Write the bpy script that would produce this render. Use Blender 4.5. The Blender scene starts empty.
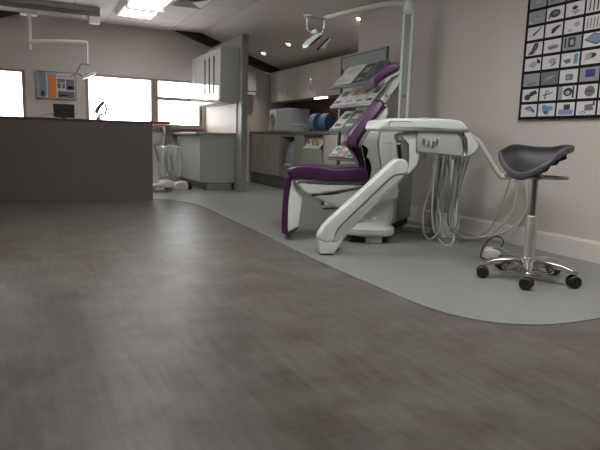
import bpy, bmesh, math, random
from mathutils import Vector, Matrix
random.seed(7)
S = bpy.context.scene
COL = S.collection
PI = math.pi

# ------------------------------------------------------------------ materials
def srgb(r, g, b):
    f = lambda c: (c/255/12.92) if c/255 <= .04045 else ((c/255+.055)/1.055)**2.4
    return (f(r), f(g), f(b), 1)

def mat(name, col, rough=.5, metal=0, spec=.5, bump=0, bscale=60, var=0, vscale=8, coat=0, trans=0, alpha=1, sheen=0):
    m = bpy.data.materials.new(name); m.use_nodes = True
    nt = m.node_tree; b = nt.nodes['Principled BSDF']
    b.inputs['Base Color'].default_value = col
    b.inputs['Roughness'].default_value = rough
    b.inputs['Metallic'].default_value = metal
    b.inputs['Specular IOR Level'].default_value = spec
    b.inputs['Coat Weight'].default_value = coat
    b.inputs['Transmission Weight'].default_value = trans
    b.inputs['Alpha'].default_value = alpha
    tc = nt.nodes.new('ShaderNodeTexCoord')
    if var:
        n = nt.nodes.new('ShaderNodeTexNoise'); n.inputs['Scale'].default_value = vscale; n.inputs['Detail'].default_value = 4
        nt.links.new(tc.outputs['Object'], n.inputs['Vector'])
        r = nt.nodes.new('ShaderNodeValToRGB')
        r.color_ramp.elements[0].position = .3; r.color_ramp.elements[1].position = .7
        r.color_ramp.elements[0].color = tuple(c*(1-var) for c in col[:3])+(1,)
        r.color_ramp.elements[1].color = tuple(min(1, c*(1+var)) for c in col[:3])+(1,)
        nt.links.new(n.outputs['Fac'], r.inputs['Fac']); nt.links.new(r.outputs['Color'], b.inputs['Base Color'])
    if bump:
        n = nt.nodes.new('ShaderNodeTexNoise'); n.inputs['Scale'].default_value = bscale; n.inputs['Detail'].default_value = 3
        nt.links.new(tc.outputs['Object'], n.inputs['Vector'])
        bp = nt.nodes.new('ShaderNodeBump'); bp.inputs['Strength'].default_value = bump; bp.inputs['Distance'].default_value = .01
        nt.links.new(n.outputs['Fac'], bp.inputs['Height']); nt.links.new(bp.outputs['Normal'], b.inputs['Normal'])
    return m

def emit(name, col, s):
    m = bpy.data.materials.new(name); m.use_nodes = True
    nt = m.node_tree; b = nt.nodes['Principled BSDF']
    b.inputs['Base Color'].default_value = col
    b.inputs['Emission Color'].default_value = col
    b.inputs['Emission Strength'].default_value = s
    return m

M = {}
M['wall'] = mat('wall_paint', srgb(197, 189, 184), .75, bump=.05, bscale=200, var=.015, vscale=2)
M['trim'] = mat('trim_paint', srgb(214, 208, 202), .45)
M['ceil'] = mat('ceiling_paint', srgb(214, 205, 200), .8, var=.01)
M['beam'] = mat('beam_dark', srgb(46, 43, 42), .8, var=.1)
M['frame'] = mat('window_frame_taupe', srgb(150, 128, 118), .5)
M['desk'] = mat('desk_laminate', srgb(104, 96, 90), .42, var=.05, vscale=3, bump=.05)
M['desktop'] = mat('desk_top_dark', srgb(70, 62, 60), .4)
M['gloss'] = mat('cabinet_gloss_grey', srgb(160, 162, 157), .05, coat=.8, spec=.6)
M['satin'] = mat('cabinet_satin_grey', srgb(160, 164, 158), .38)
M['bankdoor'] = mat('cabinet_door_grey', srgb(200, 193, 186), .32, var=.02)
M['bankside'] = mat('cabinet_filler_grey', srgb(156, 156, 150), .45)
M['shadowgap'] = mat('plinth_grey', srgb(132, 134, 130), .5)
M['worktop'] = mat('worktop_stone', srgb(120, 112, 106), .35, var=.12, vscale=90)
M['worktop2'] = mat('worktop_pale', srgb(150, 150, 145), .3, var=.05, vscale=60)
M['panel'] = mat('partition_panel', srgb(132, 134, 128), .5, var=.03, vscale=5)
M['beige'] = mat('splash_panel_beige', srgb(180, 164, 150), .5, var=.04, vscale=8)
M['maroon'] = mat('splash_maroon', srgb(70, 34, 34), .35, var=.2, vscale=6)
M['slot'] = mat('dark_recess', srgb(40, 38, 38), .7)
M['chrome'] = mat('chrome', srgb(205, 203, 200), .18, metal=1)
M['steel'] = mat('brushed_steel', srgb(150, 150, 148), .38, metal=1)
M['steellight'] = mat('pale_steel', srgb(196, 194, 190), .42, metal=.75)
M['bronze'] = mat('dull_bronze', srgb(112, 106, 88), .4, metal=.7)
M['shell'] = mat('white_shell', srgb(212, 219, 212), .36, coat=.12, var=.01)
M['shellg'] = mat('white_gloss_shell', srgb(214, 220, 214), .12, coat=.6)
M['shell2'] = mat('grey_white_shell', srgb(178, 184, 178), .35)
M['purple'] = mat('purple_upholstery', srgb(66, 30, 68), .38, bump=.08, bscale=150, coat=.15)
M['coldark'] = mat('column_dark_grey', srgb(140, 146, 142), .45, var=.03)
M['black'] = mat('black_rubber', srgb(26, 25, 25), .55)
M['blackgloss'] = mat('black_gloss', srgb(16, 16, 18), .4, spec=.2)
M['leather'] = mat('black_leather', srgb(24, 23, 27), .5, spec=.35, bump=.12, bscale=180)
M['leatherband'] = mat('grey_leather', srgb(70, 69, 76), .5, bump=.1, bscale=180)
M['hose'] = mat('hose_grey', srgb(186, 192, 186), .45)
M['hosedk'] = mat('hose_dark_grey', srgb(136, 140, 134), .45)
M['hosewh'] = mat('hose_white', srgb(214, 216, 210), .35)
M['plastic'] = mat('white_plastic', srgb(222, 220, 216), .35)
M['greyplastic'] = mat('grey_plastic', srgb(140, 140, 140), .4)
M['paleblue'] = mat('pale_blue_grey', srgb(176, 182, 192), .35)
M['blue'] = mat('blue_wrap', srgb(104, 138, 158), .45, var=.15, vscale=30)
M['blue2'] = mat('navy_wrap', srgb(84, 112, 146), .45, var=.15, vscale=30)
M['teal'] = mat('teal_wrap', srgb(120, 160, 168), .45)
M['red'] = mat('red_plastic', srgb(188, 60, 50), .4)
M['redpaint'] = mat('red_mark', srgb(190, 20, 45), .5)
M['clear'] = mat('clear_plastic', srgb(225, 230, 228), .08, trans=.85)
M['rack'] = mat('rack_grey', srgb(96, 102, 99), .4, metal=.2)
M['rackclear'] = mat('rack_acrylic', srgb(128, 138, 134), .2, trans=.3)
M['wood'] = mat('wooden_tray', srgb(196, 170, 140), .5, var=.15, vscale=20)
M['posterblack'] = mat('poster_black', srgb(12, 11, 12), .6, spec=.2)
M['paper'] = mat('photo_paper', srgb(206, 204, 206), .45)
M['paperg'] = mat('photo_grey', srgb(142, 142, 146), .45)
M['inkdark'] = mat('print_dark', srgb(44, 42, 46), .5)
M['inkgrey'] = mat('print_grey', srgb(104, 104, 110), .5)
M['inkmid'] = mat('print_midgrey', srgb(160, 158, 160), .5)
M['inkblue'] = mat('print_blue', srgb(120, 136, 170), .5)
M['inkteal'] = mat('print_teal', srgb(96, 140, 156), .5)
M['inkpurple'] = mat('print_purple', srgb(58, 48, 120), .5)
M['inkred'] = mat('print_maroon', srgb(98, 44, 52), .5)
M['orange'] = mat('print_orange', srgb(206, 126, 66), .5, var=.08, vscale=12)
M['slate'] = mat('print_slate', srgb(128, 138, 146), .5)
M['mag1'] = mat('magazine_white', srgb(226, 230, 228), .3)
M['mag2'] = mat('magazine_pink', srgb(206, 168, 164), .3)
M['mag3'] = mat('magazine_green', srgb(160, 164, 96), .3)
M['mag4'] = mat('magazine_blue', srgb(86, 104, 150), .3)
M['mag5'] = mat('magazine_dark', srgb(62, 66, 66), .3)
M['lightpanel'] = emit('luminaire_diffuser', (1, .98, .965, 1), 5)
M['fillpanel'] = emit('added_fill_diffuser', (1, .98, .965, 1), 13)  # stronger glow, only for the two added fill luminaires
M['spot'] = emit('downlight_lens', (1, .98, .95, 1), 40)
M['vent'] = mat('vent_paint', srgb(205, 200, 196), .6)

# floor: wood-look planks running along Y
def wood_floor():
    m = bpy.data.materials.new('wood_plank_floor'); m.use_nodes = True
    nt = m.node_tree; b = nt.nodes['Principled BSDF']; N = nt.nodes; L = nt.links
    tc = N.new('ShaderNodeTexCoord')
    mp = N.new('ShaderNodeMapping'); mp.inputs['Rotation'].default_value = (0, 0, PI/2)
    L.new(tc.outputs['Object'], mp.inputs['Vector'])
    br = N.new('ShaderNodeTexBrick'); br.offset = .37; br.offset_frequency = 2
    br.inputs['Scale'].default_value = 1; br.inputs['Brick Width'].default_value = 1.2; br.inputs['Row Height'].default_value = .19
    br.inputs['Mortar Size'].default_value = .0025; br.inputs['Mortar Smooth'].default_value = .3
    br.inputs['Color1'].default_value = (.25, .25, .25, 1); br.inputs['Color2'].default_value = (.75, .75, .75, 1)
    br.inputs['Mortar'].default_value = (.3, .3, .3, 1)
    L.new(mp.outputs[0], br.inputs['Vector'])
    mp2 = N.new('ShaderNodeMapping'); mp2.inputs['Scale'].default_value = (34, 4, 1)
    L.new(tc.outputs['Object'], mp2.inputs['Vector'])
    n1 = N.new('ShaderNodeTexNoise'); n1.inputs['Scale'].default_value = 1; n1.inputs['Detail'].default_value = 8; n1.inputs['Roughness'].default_value = .65
    L.new(mp2.outputs[0], n1.inputs['Vector'])
    n2 = N.new('ShaderNodeTexNoise'); n2.inputs['Scale'].default_value = 4.5; n2.inputs['Detail'].default_value = 7; n2.inputs['Roughness'].default_value = .6
    L.new(tc.outputs['Object'], n2.inputs['Vector'])
    mp3 = N.new('ShaderNodeMapping'); mp3.inputs['Scale'].default_value = (2, 120, 1)   # cross-grain saw marks
    L.new(tc.outputs['Object'], mp3.inputs['Vector'])
    n3 = N.new('ShaderNodeTexNoise'); n3.inputs['Scale'].default_value = 1; n3.inputs['Detail'].default_value = 3
    L.new(mp3.outputs[0], n3.inputs['Vector'])
    def ramp(src, c0, c1, p0=.3, p1=.7):
        r = N.new('ShaderNodeValToRGB'); r.color_ramp.elements[0].position = p0; r.color_ramp.elements[1].position = p1
        r.color_ramp.elements[0].color = c0; r.color_ramp.elements[1].color = c1; L.new(src, r.inputs['Fac']); return r.outputs['Color']
    def mix(t, f, a, c):
        x = N.new('ShaderNodeMix'); x.data_type = 'RGBA'; x.blend_type = t
        if isinstance(f, float): x.inputs['Factor'].default_value = f
        else: L.new(f, x.inputs['Factor'])
        L.new(a, x.inputs['A']); L.new(c, x.inputs['B']); return x.outputs['Result']
    base = ramp(n1.outputs['Fac'], srgb(68, 63, 57), srgb(118, 113, 105), .28, .72)
    blot = ramp(n2.outputs['Fac'], srgb(78, 67, 56), srgb(108, 107, 102), .35, .62)
    c = mix('MIX', .55, base, blot)
    tone = ramp(br.outputs['Color'], (.80, .80, .80, 1), (1.0, 1.0, 1.0, 1), .2, .8)
    c = mix('MULTIPLY', 1.0, c, tone)
    saw = ramp(n3.outputs['Fac'], (.80, .80, .80, 1), (1, 1, 1, 1), .35, .6)
    c = mix('MULTIPLY', .4, c, saw)
    L.new(c, b.inputs['Base Color'])
    b.inputs['Roughness'].default_value = .38
    b.inputs['Specular IOR Level'].default_value = .22
    bp = N.new('ShaderNodeBump'); bp.inputs['Strength'].default_value = .3; bp.inputs['Distance'].default_value = .002
    mm = N.new('ShaderNodeMath'); mm.operation = 'ADD'; L.new(n1.outputs['Fac'], mm.inputs[0]); L.new(n3.outputs['Fac'], mm.inputs[1])
    L.new(mm.outputs[0], bp.inputs['Height']); L.new(bp.outputs['Normal'], b.inputs['Normal'])
    return m

def vinyl_floor():
    m = bpy.data.materials.new('vinyl_floor'); m.use_nodes = True
    nt = m.node_tree; b = nt.nodes['Principled BSDF']; N = nt.nodes; L = nt.links
    tc = N.new('ShaderNodeTexCoord')
    n1 = N.new('ShaderNodeTexNoise'); n1.inputs['Scale'].default_value = 110; n1.inputs['Detail'].default_value = 5
    n2 = N.new('ShaderNodeTexNoise'); n2.inputs['Scale'].default_value = 1.5
    L.new(tc.outputs['Object'], n1.inputs['Vector']); L.new(tc.outputs['Object'], n2.inputs['Vector'])
    r = N.new('ShaderNodeValToRGB'); r.color_ramp.elements[0].position = .3; r.color_ramp.elements[1].position = .7
    r.color_ramp.elements[0].color = srgb(118, 120, 116); r.color_ramp.elements[1].color = srgb(137, 139, 135)
    L.new(n1.outputs['Fac'], r.inputs['Fac']); L.new(r.outputs['Color'], b.inputs['Base Color'])
    b.inputs['Roughness'].default_value = .38; b.inputs['Specular IOR Level'].default_value = .4
    bp = N.new('ShaderNodeBump'); bp.inputs['Strength'].default_value = .12; bp.inputs['Distance'].default_value = .002
    L.new(n1.outputs['Fac'], bp.inputs['Height']); L.new(bp.outputs['Normal'], b.inputs['Normal'])
    return m

def tile_ceiling():
    m = bpy.data.materials.new('ceiling_tiles'); m.use_nodes = True
    nt = m.node_tree; b = nt.nodes['Principled BSDF']; N = nt.nodes; L = nt.links
    tc = N.new('ShaderNodeTexCoord'); mp = N.new('ShaderNodeMapping')
    mp.inputs['Location'].default_value = (-2.6+.49*8, -8.3+.6*20, 0)
    L.new(tc.outputs['Object'], mp.inputs['Vector'])
    br = N.new('ShaderNodeTexBrick'); br.offset = 0
    br.inputs['Scale'].default_value = 1; br.inputs['Brick Width'].default_value = .49; br.inputs['Row Height'].default_value = .6
    br.inputs['Mortar Size'].default_value = .007
    br.inputs['Color1'].default_value = srgb(206, 198, 192); br.inputs['Color2'].default_value = srgb(214, 206, 200); br.inputs['Mortar'].default_value = srgb(170, 163, 158)
    L.new(mp.outputs[0], br.inputs['Vector']); L.new(br.outputs['Color'], b.inputs['Base Color'])
    b.inputs['Roughness'].default_value = .85
    return m
M['woodfloor'] = wood_floor(); M['vinyl'] = vinyl_floor(); M['tiles'] = tile_ceiling()

# ------------------------------------------------------------------ helpers
def box(bm, x0, x1, y0, y1, z0, z1, mi=0):
    if x0 > x1: x0, x1 = x1, x0
    if y0 > y1: y0, y1 = y1, y0
    if z0 > z1: z0, z1 = z1, z0
    v = [bm.verts.new((x, y, z)) for x in (x0, x1) for y in (y0, y1) for z in (z0, z1)]
    for f in ((0,1,3,2), (4,6,7,5), (0,4,5,1), (2,3,7,6), (0,2,6,4), (1,5,7,3)):
        fc = bm.faces.new([v[i] for i in f]); fc.material_index = mi
    return v

def BX(*a, **k):
    bm = bmesh.new(); box(bm, *a, **k); return bm

def catmull(pts, n=6, closed=False):
    pts = [Vector(p) for p in pts]; out = []; N = len(pts)
    rng = range(N) if closed else range(N-1)
    for i in rng:
        if closed: p0, p1, p2, p3 = pts[i-1], pts[i], pts[(i+1) % N], pts[(i+2) % N]
        else: p0, p1, p2, p3 = pts[max(i-1, 0)], pts[i], pts[i+1], pts[min(i+2, N-1)]
        for k in range(n):
            t = k/n
            out.append(.5*((2*p1)+(-p0+p2)*t+(2*p0-5*p1+4*p2-p3)*t*t+(-p0+3*p1-3*p2+p3)*t**3))
    if not closed: out.append(pts[-1])
    return out

def tube(bm, pts, r, seg=10, smooth=6, closed=False, r2=None, mi=0):
    P = catmull(pts, smooth, closed) if smooth > 1 else [Vector(p) for p in pts]
    rings = []; N = len(P); up = None
    for i, p in enumerate(P):
        if closed: t = P[(i+1) % N]-P[i-1]
        else: t = P[min(i+1, N-1)]-P[max(i-1, 0)]
        if t.length < 1e-9: t = Vector((0, 0, 1))
        t.normalize()
        if up is None:
            up = Vector((0, 0, 1)) if abs(t.z) < .9 else Vector((1, 0, 0))
        a = t.cross(up)
        if a.length < 1e-6: a = t.orthogonal()
        a.normalize(); b = t.cross(a); up = -b if False else a.cross(t)
        rr = r if r2 is None else r+(r2-r)*i/max(1, N-1)
        rings.append([bm.verts.new(p+a*math.cos(2*PI*k/seg)*rr+b*math.sin(2*PI*k/seg)*rr) for k in range(seg)])
    R = range(N) if closed else range(N-1)
    for i in R:
        A, B = rings[i], rings[(i+1) % N]
        for k in range(seg):
            f = bm.faces.new((A[k], A[(k+1) % seg], B[(k+1) % seg], B[k])); f.material_index = mi
    if not closed:
        bm.faces.new(rings[0][::-1]).material_index = mi; bm.faces.new(rings[-1]).material_index = mi

def TB(pts, r, **k):
    bm = bmesh.new(); tube(bm, pts, r, **k); return bm

def lathe(bm, prof, c=(0, 0, 0), axis='z', seg=24, mi=0):
    c = Vector(c); rings = []
    for r, h in prof:
        ring = []
        for k in range(seg):
            a = 2*PI*k/seg; x, y = r*math.cos(a), r*math.sin(a)
            v = {'z': (x, y, h), 'x': (h, x, y), 'y': (x, h, y)}[axis]
            ring.append(bm.verts.new(c+Vector(v)))
        rings.append(ring)
    for A, B in zip(rings, rings[1:]):
        for k in range(seg):
            bm.faces.new((A[k], A[(k+1) % seg], B[(k+1) % seg], B[k])).material_index = mi
    for rg in (rings[0], rings[-1]):
        bm.faces.new(rg).material_index = mi

def LT(prof, c=(0, 0, 0), axis='z', seg=24):
    bm = bmesh.new(); lathe(bm, prof, c, axis, seg); return bm

def prism(bm, pts, l0, l1, r=.02, n=4, smooth=5, taper=None, mi=0):
    """outline (s,z) given width from lateral l0 to l1 (local y), edges rounded by radius r"""
    P = catmull([(p[0], p[1], 0) for p in pts], smooth, True) if smooth > 1 else [Vector((p[0], p[1], 0)) for p in pts]
    Q = []
    for p in P:
        if not Q or (p-Q[-1]).length > 1e-4: Q.append(p)
    P = Q; N = len(P)
    area = sum(P[i].x*P[(i+1) % N].y-P[(i+1) % N].x*P[i].y for i in range(N))
    sg = 1 if area > 0 else -1
    nr = []
    for i in range(N):
        t = (P[(i+1) % N]-P[i-1]); t.normalize(); nr.append(Vector((t.y, -t.x, 0))*sg)
    lay = []
    for k in range(n+1):
        a = PI/2*k/n; lay.append((l0+r*(1-math.sin(a)), r*(1-math.cos(a))))
    lay = [(l0+r*(1-math.sin(PI/2*k/n)), r*(1-math.cos(PI/2*k/n))) for k in range(n, -1, -1)]
    lay += [(l1-r*(1-math.sin(PI/2*k/n)), r*(1-math.cos(PI/2*k/n))) for k in range(0, n+1)]
    mid = (l0+l1)/2
    rings = []
    for (l, o) in lay:
        rg = []
        for p, q in zip(P, nr):
            w = p-q*o
            ll = l if taper is None else mid+(l-mid)*taper(w.x, w.y)
            rg.append(bm.verts.new((w.x, ll, w.y)))
        rings.append(rg)
    for A, B in zip(rings, rings[1:]):
        for k in range(N):
            bm.faces.new((A[k], A[(k+1) % N], B[(k+1) % N], B[k])).material_index = mi
    bm.faces.new(rings[0]).material_index = mi; bm.faces.new(rings[-1][::-1]).material_index = mi

def PR(pts, l0, l1, **k):
    bm = bmesh.new(); prism(bm, pts, l0, l1, **k); return bm

def obj(name, bm, m, parent=None, bevel=0, smooth=True, kind=None, W=False):
    bmesh.ops.recalc_face_normals(bm, faces=bm.faces)
    if W and parent is not None:
        bmesh.ops.transform(bm, matrix=W_INV(parent), verts=bm.verts)
    me = bpy.data.meshes.new(name); bm.to_mesh(me); bm.free()
    for x in (m if isinstance(m, (list, tuple)) else [m]): me.materials.append(x)
    if smooth:
        me.polygons.foreach_set('use_smooth', [True]*len(me.polygons))
        me.set_sharp_from_angle(angle=math.radians(38))
    o = bpy.data.objects.new(name, me); COL.objects.link(o)
    if parent is not None: o.parent = parent
    if bevel:
        b = o.modifiers.new('bevel', 'BEVEL'); b.width = bevel; b.segments = 2; b.limit_method = 'ANGLE'; b.angle_limit = math.radians(40)
        b.harden_normals = False
    if kind: o['kind'] = kind
    return o

def W_INV(o):
    chain = Matrix.Identity(4); x = o
    while x is not None:
        chain = (Matrix.Translation(x.location) @ x.rotation_euler.to_matrix().to_4x4()) @ chain; x = x.parent
    return chain.inverted()

def thing(name, label, cat, loc=(0, 0, 0), rz=0, group=None):
    o = bpy.data.objects.new(name, None); COL.objects.link(o)
    o.location = loc; o.rotation_euler = (0, 0, rz); o.empty_display_size = .1
    o['label'] = label; o['category'] = cat
    if group: o['group'] = group
    return o

def tag(o, label, cat, group=None):
    o['label'] = label; o['category'] = cat
    if group: o['group'] = group
    return o

def struct(name, bm, m, **k): return obj(name, bm, m, kind='structure', **k)

# ------------------------------------------------------------------ room shell
XL, XR, XK = -1.95, 3.38, 4.15        # left wall, right wall, kitchen recess wall
YB, YC, YF = -2.6, 5.55, 9.2          # behind camera, corner of right wall, far wall
ZC = 2.4
SL = .33
zs = lambda x: ZC-SL*(x-2.6)          # right slope
zl = lambda x: ZC+SL*(x+.4)           # left slope
struct('floor', BX(XL-.1, XK+.1, YB-.1, YF+.1, -.1, 0), M['woodfloor'])

def slab_poly(pts, z0, z1):
    bm = bmesh.new(); a = [bm.verts.new((x, y, z0)) for x, y in pts]; b = [bm.verts.new((x, y, z1)) for x, y in pts]; n = len(pts)
    bm.faces.new(a[::-1]); bm.faces.new(b)
    for i in range(n): bm.faces.new((a[i], a[(i+1) % n], b[(i+1) % n], b[i]))
    return bm
edge = [(1.30, 6.80), (1.42, 6.74), (1.56, 6.55), (1.68, 6.25), (1.715, 5.8), (1.70, 5.2), (1.675, 4.15), (1.645, 3.4), (1.632, 3.02), (1.632, 2.37), (1.645, 2.04),
        (1.685, 1.85), (1.77, 1.72), (1.865, 1.65), (1.97, 1.607), (2.15, 1.582), (2.35, 1.585)]
edge = [(p.x, p.y) for p in catmull([(a, b, 0) for a, b in edge], 4)]
struct('floor_vinyl', slab_poly([(XL, YF), (XL, 6.95)]+edge+[(XR, 1.62), (XR, YC), (XK, YC), (XK, YF)], 0.0, .003), M['vinyl'], smooth=False)

# far wall (gable) with window openings, built from blocks
def wall_far():
    bm = bmesh.new(); y0, y1 = YF, YF+.12
    W1 = (-1.15, .03, .90, 1.63); W2 = (.845, 2.64, .90, 1.645)
    box(bm, XL, W1[0], y0, y1, 0, 1.88)
    box(bm, W1[0], W1[1], y0, y1, 0, W1[2]); box(bm, W1[0], W1[1], y0, y1, W1[3], 1.88)
    box(bm, W1[1], W2[0], y0, y1, 0, 1.88)
    box(bm, W2[0], W2[1], y0, y1, 0, W2[2]); box(bm, W2[0], W2[1], y0, y1, W2[3], 1.88)
    box(bm, W2[1], XK, y0, y1, 0, 1.75)
    # raking top
    for y in (y0,):
        pr = [(XL, 1.88), (W2[1], 1.88), (W2[1], 1.75), (XK, 1.75), (XK, 1.76), (2.2, 2.4), (-.0, 2.4), (XL, 1.88)]
    pts = [(XL, 1.88), (2.64, 1.88), (2.64, 1.75), (XK, 1.75), (XK, 2.4-SL*(XK-2.2)), (2.2, 2.4), (0, 2.4), (XL, 2.4-SL*1.95+.0)]
    pts[-1] = (XL, 1.881)
    a = [bm.verts.new((x, y0, z)) for x, z in pts[:]]; b = [bm.verts.new((x, y1, z)) for x, z in pts[:]]
    n = len(pts)
    bm.faces.new(a); bm.faces.new(b[::-1])
    for i in range(n): bm.faces.new((a[i], a[(i+1) % n], b[(i+1) % n], b[i]))
    return bm
struct('wall_far', wall_far(), M['wall'], smooth=False)
struct('wall_right', BX(XR, XR+.12, YB, YC, 0, 2.20), M['wall'], smooth=False)
struct('wall_return', BX(XR+.12, XK+.1, YC-.12, YC, 0, 2.20), M['wall'], smooth=False)
struct('wall_kitchen', BX(XK, XK+.1, YC, YF, 0, 1.95), M['wall'], smooth=False)
struct('wall_left', BX(XL-.1, XL, YB, YF, 0, 1.95), M['wall'], smooth=False)
struct('wall_back', BX(XL-.1, XR+.12, YB-.1, YB, 0, 2.45), M['wall'], smooth=False)
struct('ceiling', BX(-.4, 2.6, YB, YF+.12, ZC, ZC+.08), M['tiles'], smooth=False)
def slope(xa, za, xb, zb):
    bm = bmesh.new(); v = []
    for y in (YB, YF+.12):
        for (x, z) in ((xa, za), (xb, zb), (xb, zb+.08), (xa, za+.08)): v.append(bm.verts.new((x, y, z)))
    for f in ((0,1,2,3), (7,6,5,4), (0,4,5,1), (1,5,6,2), (2,6,7,3), (3,7,4,0)): bm.faces.new([v[i] for i in f])
    return bm
struct('ceiling_slope_right', slope(2.6, ZC, XK+.1, zs(XK+.1)), M['ceil'], smooth=False)
struct('ceiling_slope_left', slope(-.4, ZC, XL-.1, zl(XL-.1)), M['ceil'], smooth=False)
# dark rafters running down the gable on both sides
def rafter(x0, x1, x2, f, g):
    bm = bmesh.new(); v = []
    pts = [(x0, ZC-.002), (x1, ZC-.002), (x2, f(x2)-.002), (x2, g(x2))]
    for y in (YF-.10, YF-.002):
        for x, z in pts: v.append(bm.verts.new((x, y, z)))
    for fc in ((0,1,2,3), (7,6,5,4), (0,4,5,1), (1,5,6,2), (2,6,7,3), (3,7,4,0)): bm.faces.new([v[i] for i in fc])
    return bm
struct('trim_1', rafter(2.2, 2.6, XK-.01, zs, lambda x: ZC-SL*(x-2.2)), M['beam'], smooth=False)
struct('trim_2', rafter(0.0, -.4, XL+.01, zl, lambda x: ZC+SL*(x-0.0)), M['beam'], smooth=False)

# baseboards
def baseboard(name, a, b, n, h=.145, t=.018):
    a, b, n = Vector((*a, 0)), Vector((*b, 0)), Vector((*n, 0)); bm = bmesh.new(); v = []
    prof = [(0, .004), (t, .004), (t, h-.018), (t*.6, h), (0, h)]
    for p in (a, b): v.append([bm.verts.new(p+n*o+Vector((0, 0, z))) for o, z in prof])
    k = len(prof)
    for i in range(k): bm.faces.new((v[0][i], v[0][(i+1) % k], v[1][(i+1) % k], v[1][i]))
    bm.faces.new(v[0]); bm.faces.new(v[1][::-1])
    struct(name, bm, M['trim'], smooth=False)
baseboard('baseboard_right', (XR, YB+.02), (XR, YC), (-1, 0))
baseboard('baseboard_far', (2.80, YF), (3.50, YF), (0, -1), h=.12)
baseboard('baseboard_left', (XL, YB+.02), (XL, 6.8), (1, 0))
baseboard('baseboard_back', (XL+.02, YB), (XR-.02, YB), (0, 1))

# windows
def window(name, x0, x1, z0, z1, mull, transoms, sill=True):
    fr = bmesh.new(); t = .045; ya, yb = YF-.012, YF+.07
    box(fr, x0, x0+t, ya, yb, z0, z1); box(fr, x1-t, x1, ya, yb, z0, z1)
    box(fr, x0+t, x1-t, ya+.02, yb, z1-.03, z1); box(fr, x0+t, x1-t, ya, yb, z0, z0+.04)
    for m in mull: box(fr, m-.055, m+.055, ya, yb, z0+.04, z1-.03)
    for (a, b, z) in transoms: box(fr, a, b, ya, yb, z-.025, z+.025)
    f = struct(name, fr, M['frame'], smooth=False)
    gl = bmesh.new(); box(gl, x0+t*.5, x1-t*.5, YF+.03, YF+.036, z0+.02, z1-.02)
    g = obj('window_pane', gl, M['glass'], f, smooth=False)
    if sill:
        obj('window_sill', BX(x0-.03, x1+.01, YF-.16, YF+.0, z0-.03, z0-.002), M['frame'], f, smooth=False)
    return f
gm = bpy.data.materials.new('window_glass'); gm.use_nodes = True
nt = gm.node_tree; nt.nodes.clear(); o_ = nt.nodes.new('ShaderNodeOutputMaterial')
tr = nt.nodes.new('ShaderNodeBsdfTransparent'); gs = nt.nodes.new('ShaderNodeBsdfGlossy'); gs.inputs['Roughness'].default_value = .02
mx = nt.nodes.new('ShaderNodeMixShader'); mx.inputs[0].default_value = .05
nt.links.new(tr.outputs[0], mx.inputs[1]); nt.links.new(gs.outputs[0], mx.inputs[2]); nt.links.new(mx.outputs[0], o_.inputs[0])
M['glass'] = gm
window('window_1', -1.15, .03, .90, 1.63, [], [])
window('window_2', .845, 2.64, .90, 1.645, [1.872], [(1.92, 2.60, 1.345)])

# ------------------------------------------------------------------ ceiling fittings
def luminaire(x0, x1, y0, y1, label, dm='fillpanel'):
    t = thing('ceiling_light', label, 'ceiling light', ((x0+x1)/2, (y0+y1)/2, ZC-.001), 0)
    bm = bmesh.new(); z0, z1 = ZC-.05, ZC-.001
    box(bm, x0, x0+.03, y0, y1, z0, z1); box(bm, x1-.03, x1, y0, y1, z0, z1)
    box(bm, x0+.03, x1-.03, y0, y0+.03, z0, z1); box(bm, x0+.03, x1-.03, y1-.03, y1, z0, z1)
    obj('frame', bm, M['vent'], t, W=True, smooth=False)
    ym = (y0+y1)/2
    obj('cross_bar', BX(x0+.01, x1-.01, ym-.04, ym+.04, z0-.06, z1), M['greyplastic'], t, W=True, smooth=False)
    obj('diffuser', BX(x0+.03, x1-.03, y0+.03, ym-.04, z0+.006, z1-.01), M[dm], t, W=True, smooth=False)
    obj('diffuser', BX(x0+.03, x1-.03, ym+.04, y1-.03, z0+.006, z1-.01), M[dm], t, W=True, smooth=False)
luminaire(1.17, 1.66, 6.65, 8.27, 'bright twin-panel ceiling light beside the slatted air vent', 'lightpanel')
luminaire(.3, .9, 3.0, 4.2, 'added unseen twin-panel fill light over the middle of the wooden floor')  # out of view, added to brighten the dark near side
luminaire(1.6, 2.2, .9, 2.1, 'added unseen twin-panel fill light over the vinyl edge near the stool')  # second added luminaire, unseen, lights the chair from the front

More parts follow.
